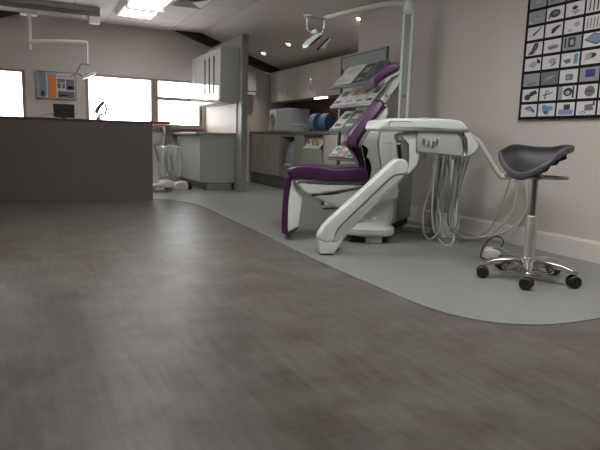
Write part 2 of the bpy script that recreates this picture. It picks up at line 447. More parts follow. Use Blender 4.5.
def vent(x0, x1, y0, y1):
    t = thing('air_vent', 'grey square air vent with angled slats in the tiled ceiling', 'air vent', ((x0+x1)/2, (y0+y1)/2, ZC-.001))
    bm = bmesh.new(); z0, z1 = ZC-.02, ZC-.001
    box(bm, x0, x0+.03, y0, y1, z0, z1); box(bm, x1-.03, x1, y0, y1, z0, z1)
    box(bm, x0+.03, x1-.03, y0, y0+.03, z0, z1); box(bm, x0+.03, x1-.03, y1-.03, y1, z0, z1)
    obj('frame', bm, M['vent'], t, W=True, smooth=False)
    obj('backing', BX(x0+.03, x1-.03, y0+.03, y1-.03, z1-.004, z1), M['slot'], t, W=True, smooth=False)
    cx, cy = (x0+x1)/2, (y0+y1)/2; hx, hy = (x1-x0)/2-.03, (y1-y0)/2-.03
    bm = bmesh.new()
    for k in range(5):
        f = 1-(k+.5)/5.5; w = .018; za, zb = z0, z1-.003
        for (ax, ay, bx_, by_) in ((-1, -1, 1, -1), (1, -1, 1, 1), (1, 1, -1, 1), (-1, 1, -1, -1)):
            p = Vector((cx+ax*hx*f, cy+ay*hy*f, za)); q = Vector((cx+bx_*hx*f, cy+by_*hy*f, za))
            inw = (Vector((cx, cy, 0))-Vector(((p.x+q.x)/2, (p.y+q.y)/2, 0))).normalized()*.03
            v = [bm.verts.new(p), bm.verts.new(q), bm.verts.new(q+inw+Vector((0, 0, zb-za))), bm.verts.new(p+inw+Vector((0, 0, zb-za)))]
            v2 = [bm.verts.new(x.co+Vector((0, 0, .003))) for x in v]
            bm.faces.new(v); bm.faces.new(v2[::-1])
            for i in range(4): bm.faces.new((v[i], v[(i+1) % 4], v2[(i+1) % 4], v2[i]))
    obj('slats', bm, M['vent'], t, W=True, smooth=False)
vent(1.69, 2.13, 6.80, 7.40)

# downlights on the right slope
def downlight(x, y, label, en=8):
    z = zs(x); t = thing('downlight', label, 'downlight', (x, y, z-.001), 0, 'recessed downlights in the sloping ceiling')
    t.rotation_euler = (0, math.atan(SL), 0)
    obj('bezel', LT([(.030, 0), (.042, 0), (.044, -.004), (.040, -.008), (.031, -.008), (.030, -.002)]), M['trim'], t)
    obj('lens', LT([(.028, -.001), (.028, -.004)]), M['spot'], t, smooth=False)
    L = bpy.data.lights.new('downlight_lamp', 'SPOT'); L.energy = en; L.spot_size = math.radians(110); L.spot_blend = .7; L.color = (1, .94, .86); L.shadow_soft_size = .03
    lo = bpy.data.objects.new('downlight_lamp', L); COL.objects.link(lo); lo.parent = t; lo.location = (0, 0, -.02)
def dl_at(px_ray):
    pass
DL = [(3.475, 8.60, 'farthest ceiling downlight, nearest the dark rafter'), (3.462, 7.62, 'middle of the three ceiling downlights'), (3.437, 5.65, 'nearest and brightest ceiling downlight, above the magazine rack')]
for (x, y, l), e_ in zip(DL, (11, 12, 12)): downlight(x, y, l, e_)

# ------------------------------------------------------------------ ceiling-rail lamp over the desk
def rail_lamp():
    t = thing('rail_lamp', 'white operating lamp hanging from a long grey ceiling rail over the desk', 'operating lamp', (0.1, 8.2, ZC))
    bm = bmesh.new(); box(bm, -1.0, .955, 8.13, 8.27, 2.345, 2.40); obj('rail_housing', bm, M['vent'], t, W=True, bevel=.006)
    bm = bmesh.new(); box(bm, -1.0, .955, 8.16, 8.24, 2.285, 2.345); obj('rail', bm, M['greyplastic'], t, W=True, bevel=.004)
    obj('carriage', BX(0.0, .20, 8.13, 8.27, 2.215, 2.285), M['plastic'], t, W=True, bevel=.012)
    obj('end_block', BX(.82, .955, 8.13, 8.27, 2.20, 2.285), M['plastic'], t, W=True, bevel=.01)
    obj('drop_tube', TB([(.1, 8.2, 2.22), (.098, 8.2, 2.0), (.095, 8.2, 1.80)], .028, smooth=1), M['plastic'], t, W=True)
    bm = bmesh.new(); tube(bm, [(.09, 8.2, 1.885), (.45, 8.2, 1.93), (.79, 8.2, 1.955)], .034, smooth=4, r2=.016)
    obj('upper_arm', bm, M['plastic'], t, W=True)
    obj('lower_tube', TB([(.79, 8.2, 1.96), (.785, 8.2, 1.66)], .011, smooth=1), M['plastic'], t, W=True)
    bm = bmesh.new(); tube(bm, [(.81, 8.2, 1.665), (.71, 8.2, 1.66), (.655, 8.2, 1.555), (.57, 8.2, 1.485)], .014, smooth=4)
    tube(bm, [(.655, 8.2, 1.555), (.73, 8.2, 1.50)], .012, smooth=1)
    obj('yoke', bm, M['greyplastic'], t, W=True)
    bm = bmesh.new(); prism(bm, [(.70, 1.475), (.72, 1.50), (.865, 1.57), (.885, 1.555), (.87, 1.54), (.74, 1.475)], 8.10, 8.30, r=.012, smooth=3)
    obj('lamp_head', bm, M['plastic'], t, W=True)
rail_lamp()

# ------------------------------------------------------------------ noticeboard on the far wall
def noticeboard():
    t = thing('noticeboard', 'framed noticeboard with grey and orange bands hanging on the far wall between windows', 'noticeboard', (.45, YF-.002, 1.44))
    x0, x1, z0, z1 = .178, .715, 1.245, 1.64; y = YF-.003
    fr = bmesh.new()
    for a in ((x0, x0+.016, z0, z1), (x1-.016, x1, z0, z1), (x0+.016, x1-.016, z0, z0+.016), (x0+.016, x1-.016, z1-.016, z1)):
        box(fr, a[0], a[1], y-.03, y, a[2], a[3])
    obj('frame', fr, M['steel'], t, W=True, smooth=False)
    bm = bmesh.new(); box(bm, x0+.016, x1-.016, y-.015, y, z0+.016, z1-.016, mi=0)
    def r(a, b, c, d, mi): box(bm, a, b, y-.018, y-.015, c, d, mi=mi)
    r(.205, .305, 1.27, 1.61, 1); r(.24, .275, 1.285, 1.35, 2); r(.325, .44, 1.265, 1.60, 3)
    r(.455, .56, 1.49, 1.54, 2); r(.455, .505, 1.405, 1.475, 4); r(.52, .56, 1.405, 1.475, 4)
    r(.575, .685, 1.38, 1.54, 2); r(.46, .685, 1.27, 1.365, 4)
    r(.455, .62, 1.565, 1.572, 4); r(.455, .58, 1.585, 1.590, 4); r(.6, .66, 1.40, 1.44, 5); r(.49, .6, 1.29, 1.32, 2)
    obj('display_sheet', bm, [M['paper'], M['slate'], M['inkgrey'], M['orange'], M['inkgrey'], M['inkdark']], t, W=True, smooth=False)
noticeboard()

# ------------------------------------------------------------------ desk
dka = math.atan2(6.671-6.851, 1.328+.273)
def desk():
    t = thing('desk', 'long dark brown panelled desk filling the left background', 'desk', (1.328, 6.671, 0), dka)
    obj('front_panel', BX(-2.9, 0, 0, .03, 0.004, .885), M['desk'], t, bevel=.002)
    obj('side_panel', BX(-.03, 0, .03, .68, .004, .885), M['desk'], t, bevel=.002)
    obj('side_panel', BX(-2.9, -2.87, .03, .68, .004, .885), M['desk'], t, bevel=.002)
    obj('desk_top', BX(-2.9, .008, -.008, .70, .885, .912), M['desktop'], t, bevel=.003)
desk()
def monitor():
    t = thing('monitor', 'small black monitor standing on the dark desk under the noticeboard', 'monitor', (.42, 7.22, .912), -.05)
    obj('foot', BX(-.07, .07, -.05, .05, 0, .008), M['black'], t, bevel=.003)
    obj('neck', BX(-.02, .02, .015, .03, .008, .08), M['black'], t, bevel=.003)
    bm = BX(-.115, .115, -.012, .012, 0.0, .155); bmesh.ops.rotate(bm, verts=bm.verts, cent=(0, 0, 0), matrix=Matrix.Rotation(-.12, 3, 'X')); bmesh.ops.translate(bm, verts=bm.verts, vec=(0, 0, .02))
    obj('housing', bm, M['black'], t, bevel=.004)
    bm = BX(-.105, .105, -.0135, -.012, .01, .145); bmesh.ops.rotate(bm, verts=bm.verts, cent=(0, 0, 0), matrix=Matrix.Rotation(-.12, 3, 'X')); bmesh.ops.translate(bm, verts=bm.verts, vec=(0, 0, .02))
    obj('screen', bm, M['blackgloss'], t)
monitor()
tag(obj('cable', TB([(.17, 7.2, .918), (.19, 7.2, .935), (.235, 7.2, .962), (.29, 7.2, .965), (.32, 7.22, .93), (.33, 7.24, .918)], .005, seg=8), M['greyplastic']), 'thin grey cable looping up behind the desk beside the monitor', 'cable')
def desk_lamp():
    t = thing('desk_lamp', 'small folded bronze lamp standing on the desk against the bright window', 'lamp', (.80, 7.2, .912))
    obj('base', LT([(.04, 0), (.04, .008), (.028, .02), (.016, .045), (.010, .05)], (.0, 0, 0)), M['bronze'], t)
    bm = bmesh.new(); tube(bm, [(.0, 0, .045), (.03, 0, .075), (.075, 0, .085), (.09, 0, .15), (.075, 0, .19)], .012, smooth=5)
    obj('stem', bm, M['bronze'], t)
    bm = bmesh.new(); tube(bm, [(-.02, 0, .085), (-.012, 0, .13), (.02, 0, .175), (.068, 0, .225)], .026, smooth=5, r2=.018)
    obj('lamp_head', bm, M['bronze'], t)
desk_lamp()

# ------------------------------------------------------------------ equipment trolley + foot control behind the desk
def trolley():
    t = thing('equipment_trolley', 'white dental equipment trolley with a red-edged top behind the desk', 'trolley', (1.72, 7.72, .003), 0)
    obj('tray', BX(-.24, .02, -.15, .15, .885, .905), M['plastic'], t, bevel=.006)
    obj('red_tray', BX(-.24, .03, -.15, .15, .907, .94), M['red'], t, bevel=.006)
    obj('upper_tower', BX(-.02, .07, -.06, .10, .60, .885), M['greyplastic'], t, bevel=.012)
    obj('body', PR([(-.04, .20), (-.05, .60), (.02, .64), (.19, .60), (.17, .22)], -.12, .14, r=.02, smooth=1), M['hose'], t)
    obj('bowl', LT([(.02, .62), (.06, .64), (.085, .70), (.09, .78), (.082, .79), (.05, .70), (.01, .66)], (-.14, 0, 0)), M['shellg'], t)
    obj('bowl_post', LT([(.05, .10), (.045, .2), (.028, .3), (.026, .62)], (-.14, 0, 0)), M['shellg'], t)
    obj('base', PR([(-.24, .06), (-.22, .10), (-.05, .14), (.06, .15), (.08, .09), (.07, .06)], -.14, .16, r=.02, smooth=2), M['plastic'], t)
    for (x, y) in ((-.2, -.1), (.03, -.1), (-.2, .12), (.03, .12)):
        bm = LT([(.012, -.014), (.03, -.014), (.03, .014), (.012, .014)], (x, y, .03), 'y', 16)
        box(bm, x-.008, x+.008, y-.008, y+.008, .045, .075)
        obj('caster', bm, M['steel'], t)
    for i, (dx, c) in enumerate(((-.06, 'hosewh'), (-.01, 'hosedk'), (.10, 'hosewh'))):
        obj('hose', TB([(dx, -.16, .62), (dx-.03, -.2, .40), (dx+.02, -.19, .22), (dx+.06, -.15, .33), (dx+.05, -.13, .5)], .008, seg=8), M[c], t)
    obj('handpiece', TB([(-.19, -.16, .62), (-.16, -.17, .52), (-.14, -.18, .42)], .013, smooth=2), M['steel'], t)
trolley()
def foot_control():
    t = thing('foot_control', 'white and black foot control on the floor in front of the island cabinet', 'foot control', (2.02, 8.0, .003))
    obj('housing', PR([(-.12, 0.0), (-.12, .07), (-.08, .10), (.02, .11), (.05, .09), (.05, 0.0)], -.09, .09, r=.015, smooth=2), M['plastic'], t)
    obj('pedal', PR([(.05, 0.0), (.05, .10), (.10, .085), (.115, .04), (.11, 0.0)], -.08, .08, r=.01, smooth=2), M['black'], t)
    obj('lead', TB([(-.12, 0, .03), (-.2, .0, .012), (-.28, -.02, .02)], .012, seg=8), M['plastic'], t)
foot_control()

# ------------------------------------------------------------------ island cabinet, partition panel, wall cabinet
def island():
    t = thing('island_cabinet', 'gloss grey island base cabinet with plinth against the partition panel', 'cabinet', (2.4, 7.7, .003))
    x0, x1, y0, y1 = 2.19, 2.695, 7.70, 9.04
    obj('carcass', BX(x0+.02, x1, y0+.0, y1, .117, .785), M['satin'], t, W=True, bevel=.002)
    obj('plinth', BX(x0+.10, x1-.03, y0+.02, y1, .003, .117), M['shadowgap'], t, W=True)
    ys = [y0+.0, y0+.45, y0+.90, y1]
    for a, b in zip(ys, ys[1:]):
        d = obj('door', BX(x0, x0+.018, a+.002, b-.002, .12, .782), M['gloss'], t, W=True, bevel=.002)
        obj('handle', BX(x0-.012, x0-.0, a+.06, a+.19, .62, .632), M['chrome'], d, W=True, bevel=.003)
    tag(obj('worktop', BX(x0-.06, x1, y0-.01, YF-.003, .787, .82), M['worktop2'], bevel=.004), 'pale grey worktop lying on the gloss island cabinet', 'worktop')
island()
struct('wall_partition', BX(2.70, 2.79, 7.45, YF-.11, .003, 2.151), M['panel'], bevel=.003)
tag(obj('splashback', BX(2.685, 2.699, 7.62, YF-.11, .822, 1.235), M['beige'], smooth=False), 'pale beige splashback panel above the island worktop', 'splashback')
def glass_cabinet():
    t = thing('wall_cabinet', 'gloss grey wall cabinet with three long dark slots hung on the partition panel', 'wall cabinet', (2.56, 8.2, 1.235))
    x0, x1, y0, y1, z0, z1 = 2.43, 2.698, 7.56, 9.05, 1.237, 1.98
    obj('carcass', BX(x0+.02, x1, y0, y1, z0, z1), M['satin'], t, W=True, bevel=.002)
    ys = [y0, 7.97, 8.45, y1]
    for i, (a, b) in enumerate(zip(ys, ys[1:])):
        d = obj('door', BX(x0, x0+.018, a+.003, b-.003, z0+.055, z1-.01), M['gloss'], t, W=True, bevel=.003)
    obj('bottom_rail', BX(x0, x0+.018, y0+.003, y1-.003, z0, z0+.048), M['gloss'], t, W=True)
    for y in (7.86, 8.08, 8.30):
        obj('slot_handle', BX(x0-.008, x0, y-.02, y+.02, z0+.13, z1-.10), M['slot'], t, W=True, bevel=.002)
    obj('slot_handle', BX(x0-.005, x0, 8.80, 8.82, z0+.13, z1-.10), M['shadowgap'], t, W=True)
glass_cabinet()
def wall_unit():
    t = thing('wall_heater', 'grey box fixed high on the far wall beside the kitchen cabinets', 'wall unit', (3.35, 9.1, 1.5))
    obj('housing', BX(3.16, 3.52, 8.98, YF-.003, 1.53, 1.86), M['panel'], t, W=True, bevel=.01)
    obj('base_tray', BX(3.17, 3.51, 8.99, YF-.003, 1.47, 1.528), M['bankside'], t, W=True, bevel=.006)
wall_unit()

# ------------------------------------------------------------------ kitchen run
XB = 3.51
def handle_v(y, z0, z1, x, par):
    obj('handle', TB([(x+.0, y, z1), (x-.028, y, z1-.03), (x-.034, y, (z0+z1)/2), (x-.028, y, z0+.03), (x, y, z0)], .007, seg=8), M['chrome'], par, W=True)
def base_unit(y0, y1, label, doors, hs):
    t = thing('base_cabinet', label, 'cabinet', (XB+.2, (y0+y1)/2, .003), 0)
    obj('carcass', BX(XB+.02, XK-.003, y0+.001, y1-.001, .187, .838), M['bankside'], t, W=True)
    obj('plinth', BX(XB+.07, XB+.09, y0+.001, y1-.001, .003, .187), M['shadowgap'], t, W=True)
    for (a, b, h) in doors:
        d = obj('door', BX(XB, XB+.019, a+.003, b-.003, .19, .835), M['bankdoor'], t, W=True, bevel=.002)
        if h: handle_v(h, .43, .715, XB, d)
    return t
base_unit(7.95, 9.19, 'grey double-door base cabinet at the far end of the kitchen run', [(8.58, 9.19, 8.85), (7.95, 8.58, 8.37)], None)
# niche unit
def niche_unit():
    t = thing('niche_cabinet', 'base cabinet with a tall open niche beside the double-door cabinet', 'cabinet', (XB+.2, 7.5, .003))
    y0, y1 = 7.15, 7.949; bm = bmesh.new()
    box(bm, XB, XK-.003, y1-.10, y1, .187, .838); box(bm, XB, XK-.003, y0, 7.43, .187, .838)
    box(bm, XB, XK-.003, 7.43, y1-.10, .187, .36); box(bm, XB+.35, XK-.003, 7.43, y1-.10, .36, .838); box(bm, XB, XB+.35, 7.43, y1-.1, .80, .838)
    obj('carcass', bm, M['bankside'], t, W=True, smooth=False)
    obj('plinth', BX(XB+.07, XB+.09, y0, y1, .003, .187), M['shadowgap'], t, W=True)
niche_unit()
def towel_disp():
    t = thing('waste_hopper', 'pale curved plastic hopper standing inside the open niche', 'hopper', (XB+.15, 7.63, .361))
    obj('body', PR([(-.12, 0.03), (-.13, .12), (-.10, .25), (-.04, .37), (.12, .37), (.15, .0), (-.02, 0.0)], -.15, .15, r=.03, smooth=4), M['paleblue'], t)
    obj('tray', PR([(-.14, .0), (-.145, .03), (-.05, .075), (.0, .05), (.0, .0)], -.17, .17, r=.01, smooth=2), M['plastic'], t)
towel_disp()
def disp_unit():
    t = thing('dispenser_cabinet', 'grey base cabinet with a lit opening below the worktop', 'cabinet', (XB+.2, 6.8, .003))
    y0, y1 = 6.50, 7.149; bm = bmesh.new()
    box(bm, XB, XK-.003, y0, y0+.04, .187, .838); box(bm, XB, XK-.003, y1-.03, y1, .187, .838)
    box(bm, XB+.3, XK-.003, y0+.04, y1-.03, .187, .838); box(bm, XB, XB+.3, y0+.04, y1-.03, .187, .64)
    box(bm, XB, XB+.3, y0+.04, y1-.03, .822, .838)
    obj('carcass', bm, M['bankside'], t, W=True, smooth=False)
    obj('front_panel', BX(XB-.015, XB-.001, y0+.05, y1-.03, .20, .635), M['satin'], t, W=True, bevel=.002)
    obj('plinth', BX(XB+.07, XB+.09, y0, y1, .003, .187), M['shadowgap'], t, W=True)
disp_unit()
def glove_tray():
    t = thing('instrument_tray', 'pale tilted tray of wooden tools in the lit cabinet opening', 'tray', (XB+.12, 6.84, .641))
    bm = bmesh.new(); v = []
    pts = [(-.14, 0.0), (-.150, .005), (-.015, .170), (.0, .165)]
    prism(bm, pts, -.24, .24, r=.003, smooth=1, n=2); obj('tray_plate', bm, M['plastic'], t)
    for (a, b, w, z) in ((-.16, .12, .02, .0), (-.05, .20, .015, .0)):
        bm = bmesh.new(); tube(bm, [(-.125, a+.02, .055), (-.035, b, .150)], w, smooth=1, seg=6); obj('wooden_tool', bm, M['wood'], t)
    bm = LT([(.02, -.003), (.02, .003)], (0, 0, 0)); bmesh.ops.rotate(bm, verts=bm.verts, cent=(0, 0, 0), matrix=Matrix.Rotation(-math.radians(50), 3, 'Y')); bmesh.ops.translate(bm, verts=bm.verts, vec=(-.095, .17, .082))
    obj('knob', bm, M['black'], t)
glove_tray()
base_unit(5.56, 6.499, 'plain grey base cabinet at the near end behind the magazine rack', [(6.03, 6.499, None), (5.56, 6.03, None)], None)
tag(obj('worktop', BX(XB-.025, XK-.003, YC+.004, YF-.003, .84, .875), M['worktop'], bevel=.003), 'long dark speckled worktop running along the kitchen cabinets', 'worktop')
tag(obj('splashback', BX(XK-.016, XK-.002, YC+.004, YF-.003, .877, 1.372), M['maroon'], smooth=False), 'dark maroon splashback between the worktop and wall cabinets', 'splashback')
XU = 3.82
def upper_unit(y0, y1, label, ds):
    t = thing('wall_cabinet', label, 'wall cabinet', (XU+.15, (y0+y1)/2, 1.374))
    obj('carcass', BX(XU+.02, XK-.003, y0+.001, y1-.001, 1.374, 1.875), M['bankside'], t, W=True)
    for (a, b, h) in ds:
        d = obj('door', BX(XU, XU+.019, a+.002, b-.002, 1.376, 1.872), M['bankdoor'], t, W=True, bevel=.002)
        if h: handle_v(h, 1.49, 1.72, XU, d)
    return t
upper_unit(8.05, 9.095, 'double-door grey wall cabinet in the far kitchen corner', [(8.61, 9.095, 8.85), (8.05, 8.61, 8.38)])
mid = upper_unit(6.95, 8.049, 'grey wall cabinet in the middle of the kitchen run', [(7.42, 8.049, 7.51), (6.95, 7.42, None)])
sl_ = obj('strip_light', BX(3.86, 3.91, 7.20, 7.52, 1.358, 1.3735), emit('strip_light', (1, .98, .95, 1), 4), mid, W=True, smooth=False)
sl_['label'] = 'lit white strip'
upper_unit(5.56, 6.949, 'nearest grey wall cabinet behind the magazine rack top', [(6.25, 6.949, None), (5.56, 6.25, None)])

# things on the worktop
def autoclave():
    t = thing('autoclave', 'pale box-shaped steriliser at the far end of the worktop', 'steriliser', (3.88, 8.52, .8765))
    obj('casing', BX(-.15, .22, -.40, .36, 0.012, .37), M['paleblue'], t, bevel=.012)
    for x, y in ((-.12, -.36), (.19, -.36), (-.12, .32), (.19, .32)): obj('foot', BX(x-.02, x+.02, y-.02, y+.02, 0, .012), M['black'], t)
    obj('door', BX(-.168, -.151, .06, .35, .02, .36), M['plastic'], t, bevel=.006)
    obj('door_ring', LT([(.10, 0), (.11, -.008), (.095, -.016), (.085, -.006)], (-.168, .20, .19), 'x', 28), M['greyplastic'], t)
autoclave()
def roll(label, mt, loc, r, w, ang):
    t = thing('wrap_roll', label, 'roll', loc, ang)
    obj('roll', LT([(r*.3, 0), (r*.92, 0), (r, .012), (r, w-.012), (r*.92, w), (r*.3, w)], (0, 0, r+.001), 'y', 28), mt, t)
    obj('core', LT([(r*.29, .006), (r*.29, w-.006)], (0, 0, r+.001), 'y', 20), M['plastic'], t)
roll('teal-blue upright roll on the worktop, farther of the two', M['blue'], (3.72, 7.08, .8765), .125, .10, .35)
roll('darker blue upright roll on the worktop, nearer of the two', M['blue2'], (3.78, 6.86, .8765), .125, .12, .35)
def tub():
    t = thing('plastic_tub', 'clear lidded plastic tub on the worktop beside the blue rolls', 'tub', (3.60, 7.42, .8765))
    obj('body', PR([(-.08, 0), (-.09, .085), (.09, .085), (.08, 0)], -.15, .15, r=.01, smooth=1), M['hose'], t)
    obj('lid', BX(-.10, .10, -.165, .165, .087, .10), M['plastic'], t, bevel=.004)
tub()
def angled_box():
    t = thing('document_holder', 'grey angled desktop holder on the worktop behind the rack', 'holder', (3.68, 6.28, .8765))
    bm = bmesh.new()
    P = [(-.22, 0), (-.20, .02), (.06, .16), (.14, .17), (.22, .06), (.22, 0)]
    prism(bm, P, -.1, .1, r=.008, smooth=1, n=2)
    bmesh.ops.rotate(bm, verts=bm.verts, cent=(0, 0, 0), matrix=Matrix.Rotation(-PI/2, 3, 'Z'))
    obj('body', bm, M['greyplastic'], t)
    bm = bmesh.new(); prism(bm, [(-.15, .055), (-.16, .07), (.0, .155), (.01, .14)], -.08, .08, r=.003, smooth=1, n=2)
    bmesh.ops.rotate(bm, verts=bm.verts, cent=(0, 0, 0), matrix=Matrix.Rotation(-PI/2, 3, 'Z'))
    obj('black_pad', bm, M['black'], t)
angled_box()

# ------------------------------------------------------------------ magazine rack and magazines
RX, RY0, RY1 = 3.10, 4.58, 5.42
lips = [1.30, 1.10, .865, .575]
def rack():
    t = thing('magazine_rack', 'grey four-tier magazine rack standing by the wall behind the dental chair', 'magazine rack', (RX, 5.0, .003))
    for y in (RY0, RY1):
        obj('post', BX(RX-.012, RX+.02, y-.015, y+.015, .02, 1.65), M['rack'], t, W=True, bevel=.004)
        obj('foot', BX(RX-.16, RX+.18, y-.02, y+.02, .003, .02), M['rack'], t, W=True, bevel=.004)
    obj('header_panel', BX(RX-.004, RX+.006, RY0+.015, RY1-.015, 1.52, 1.63), M['rack'], t, W=True, bevel=.003)
    obj('header_rail', TB([(RX, RY0, 1.635), (RX, RY1, 1.635)], .012, smooth=1, seg=8), M['rack'], t, W=True)
    for z in lips:
        bm = bmesh.new()
        prism(bm, [(-.205, z-.012), (-.205, z+.018), (-.198, z+.018), (-.196, z), (-.012, z+.20), (-.012, z+.188), (-.196, z-.012)], RY0-.10, RY1-.15, r=.001, smooth=1, n=1)
        bmesh.ops.translate(bm, verts=bm.verts, vec=(RX, 0, 0))
        obj('shelf', bm, M['rackclear'], t, W=True, smooth=False)
        obj('shelf_lip', TB([(RX-.202, RY0-.10, z-.012), (RX-.202, RY1-.15, z-.012)], .009, smooth=1, seg=8), M['rack'], t, W=True)
rack()
def magazine(y0, y1, tier, mt, mt2, label, h=.30, off=0., tl=0.):
    z = lips[tier]; a = math.atan2(.20, .184)
    t = thing('magazine', label, 'magazine', (RX-.194, (y0+y1)/2, z+.003), 0, 'magazines on the rack')
    w = (y1-y0)/2; n = Vector((-math.sin(a), 0, math.cos(a))); d = Vector((math.cos(a), 0, math.sin(a)))
    def sheet(s0, s1, a0, a1, o0, o1, bm, mi=0):
        v = []
        for s in (s0, s1):
            for y in (a0, a1):
                for o in (o0, o1):
                    p = d*s+n*o+Vector((0, y+(s/h)*tl, 0)); v.append(bm.verts.new(p))
        for f in ((0,1,3,2), (4,6,7,5), (0,4,5,1), (2,3,7,6), (0,2,6,4), (1,5,7,3)): bm.faces.new([v[i] for i in f]).material_index = mi
    o0 = .004+off
    bm = bmesh.new(); sheet(.004, h, -w, w, o0, o0+.006, bm); obj('pages', bm, M['paper'], t, smooth=False)
    bm = bmesh.new(); sheet(.002, h+.002, -w-.002, w+.002, o0+.006, o0+.0075, bm, 0)
    sheet(h*.55, h*.85, -w*.7, w*.5, o0+.0075, o0+.008, bm, 1); sheet(h*.15, h*.3, -w*.6, w*.7, o0+.0075, o0+.008, bm, 1)
    obj('cover', bm, [mt, mt2], t, smooth=False)
mg = [
 (5.02, 5.36, 0, 'mag1', 'paper', 'large white magazine at the left of the top rack tier', .30),
 (4.82, 5.00, 0, 'mag5', 'inkmid', 'dark magazine beside the large white one on the top tier', .27),
 (4.62, 4.80, 0, 'inkgrey', 'mag5', 'dark grey magazine at the right of the top rack tier', .29),
 (5.20, 5.38, 1, 'mag1', 'mag4', 'white and blue magazine leftmost on the second tier', .25),
 (4.98, 5.18, 1, 'mag1', 'mag2', 'white magazine with pink print on the second tier', .25),
 (4.80, 4.96, 1, 'mag1', 'mag3', 'white magazine with green print on the second tier', .25),
 (4.62, 4.78, 1, 'mag1', 'inkgrey', 'plain white magazine at the right of the second tier', .25),
 (5.17, 5.37, 2, 'mag1', 'inkgrey', 'white leaflet leaning at the left of the third tier', .26),
 (4.95, 5.15, 2, 'slate', 'mag1', 'grey-blue magazine on the third tier beside the backrest', .26),
 (4.72, 4.92, 2, 'mag5', 'slate', 'dark magazine on the third tier behind the purple backrest', .24),
 (5.27, 5.39, 3, 'mag1', 'inkteal', 'narrow white leaflet leftmost on the lowest tier', .16),
 (5.09, 5.25, 3, 'mag2', 'mag1', 'pink and white leaflet in the middle of the lowest tier', .16),
 (4.92, 5.07, 3, 'mag1', 'mag4', 'white and blue leaflet on the lowest tier by the chair hinge', .16)]
for (a, b, ti, m1, m2, l, h) in mg: magazine(a-.115, b-.115, ti, M[m1], M[m2], l, h)

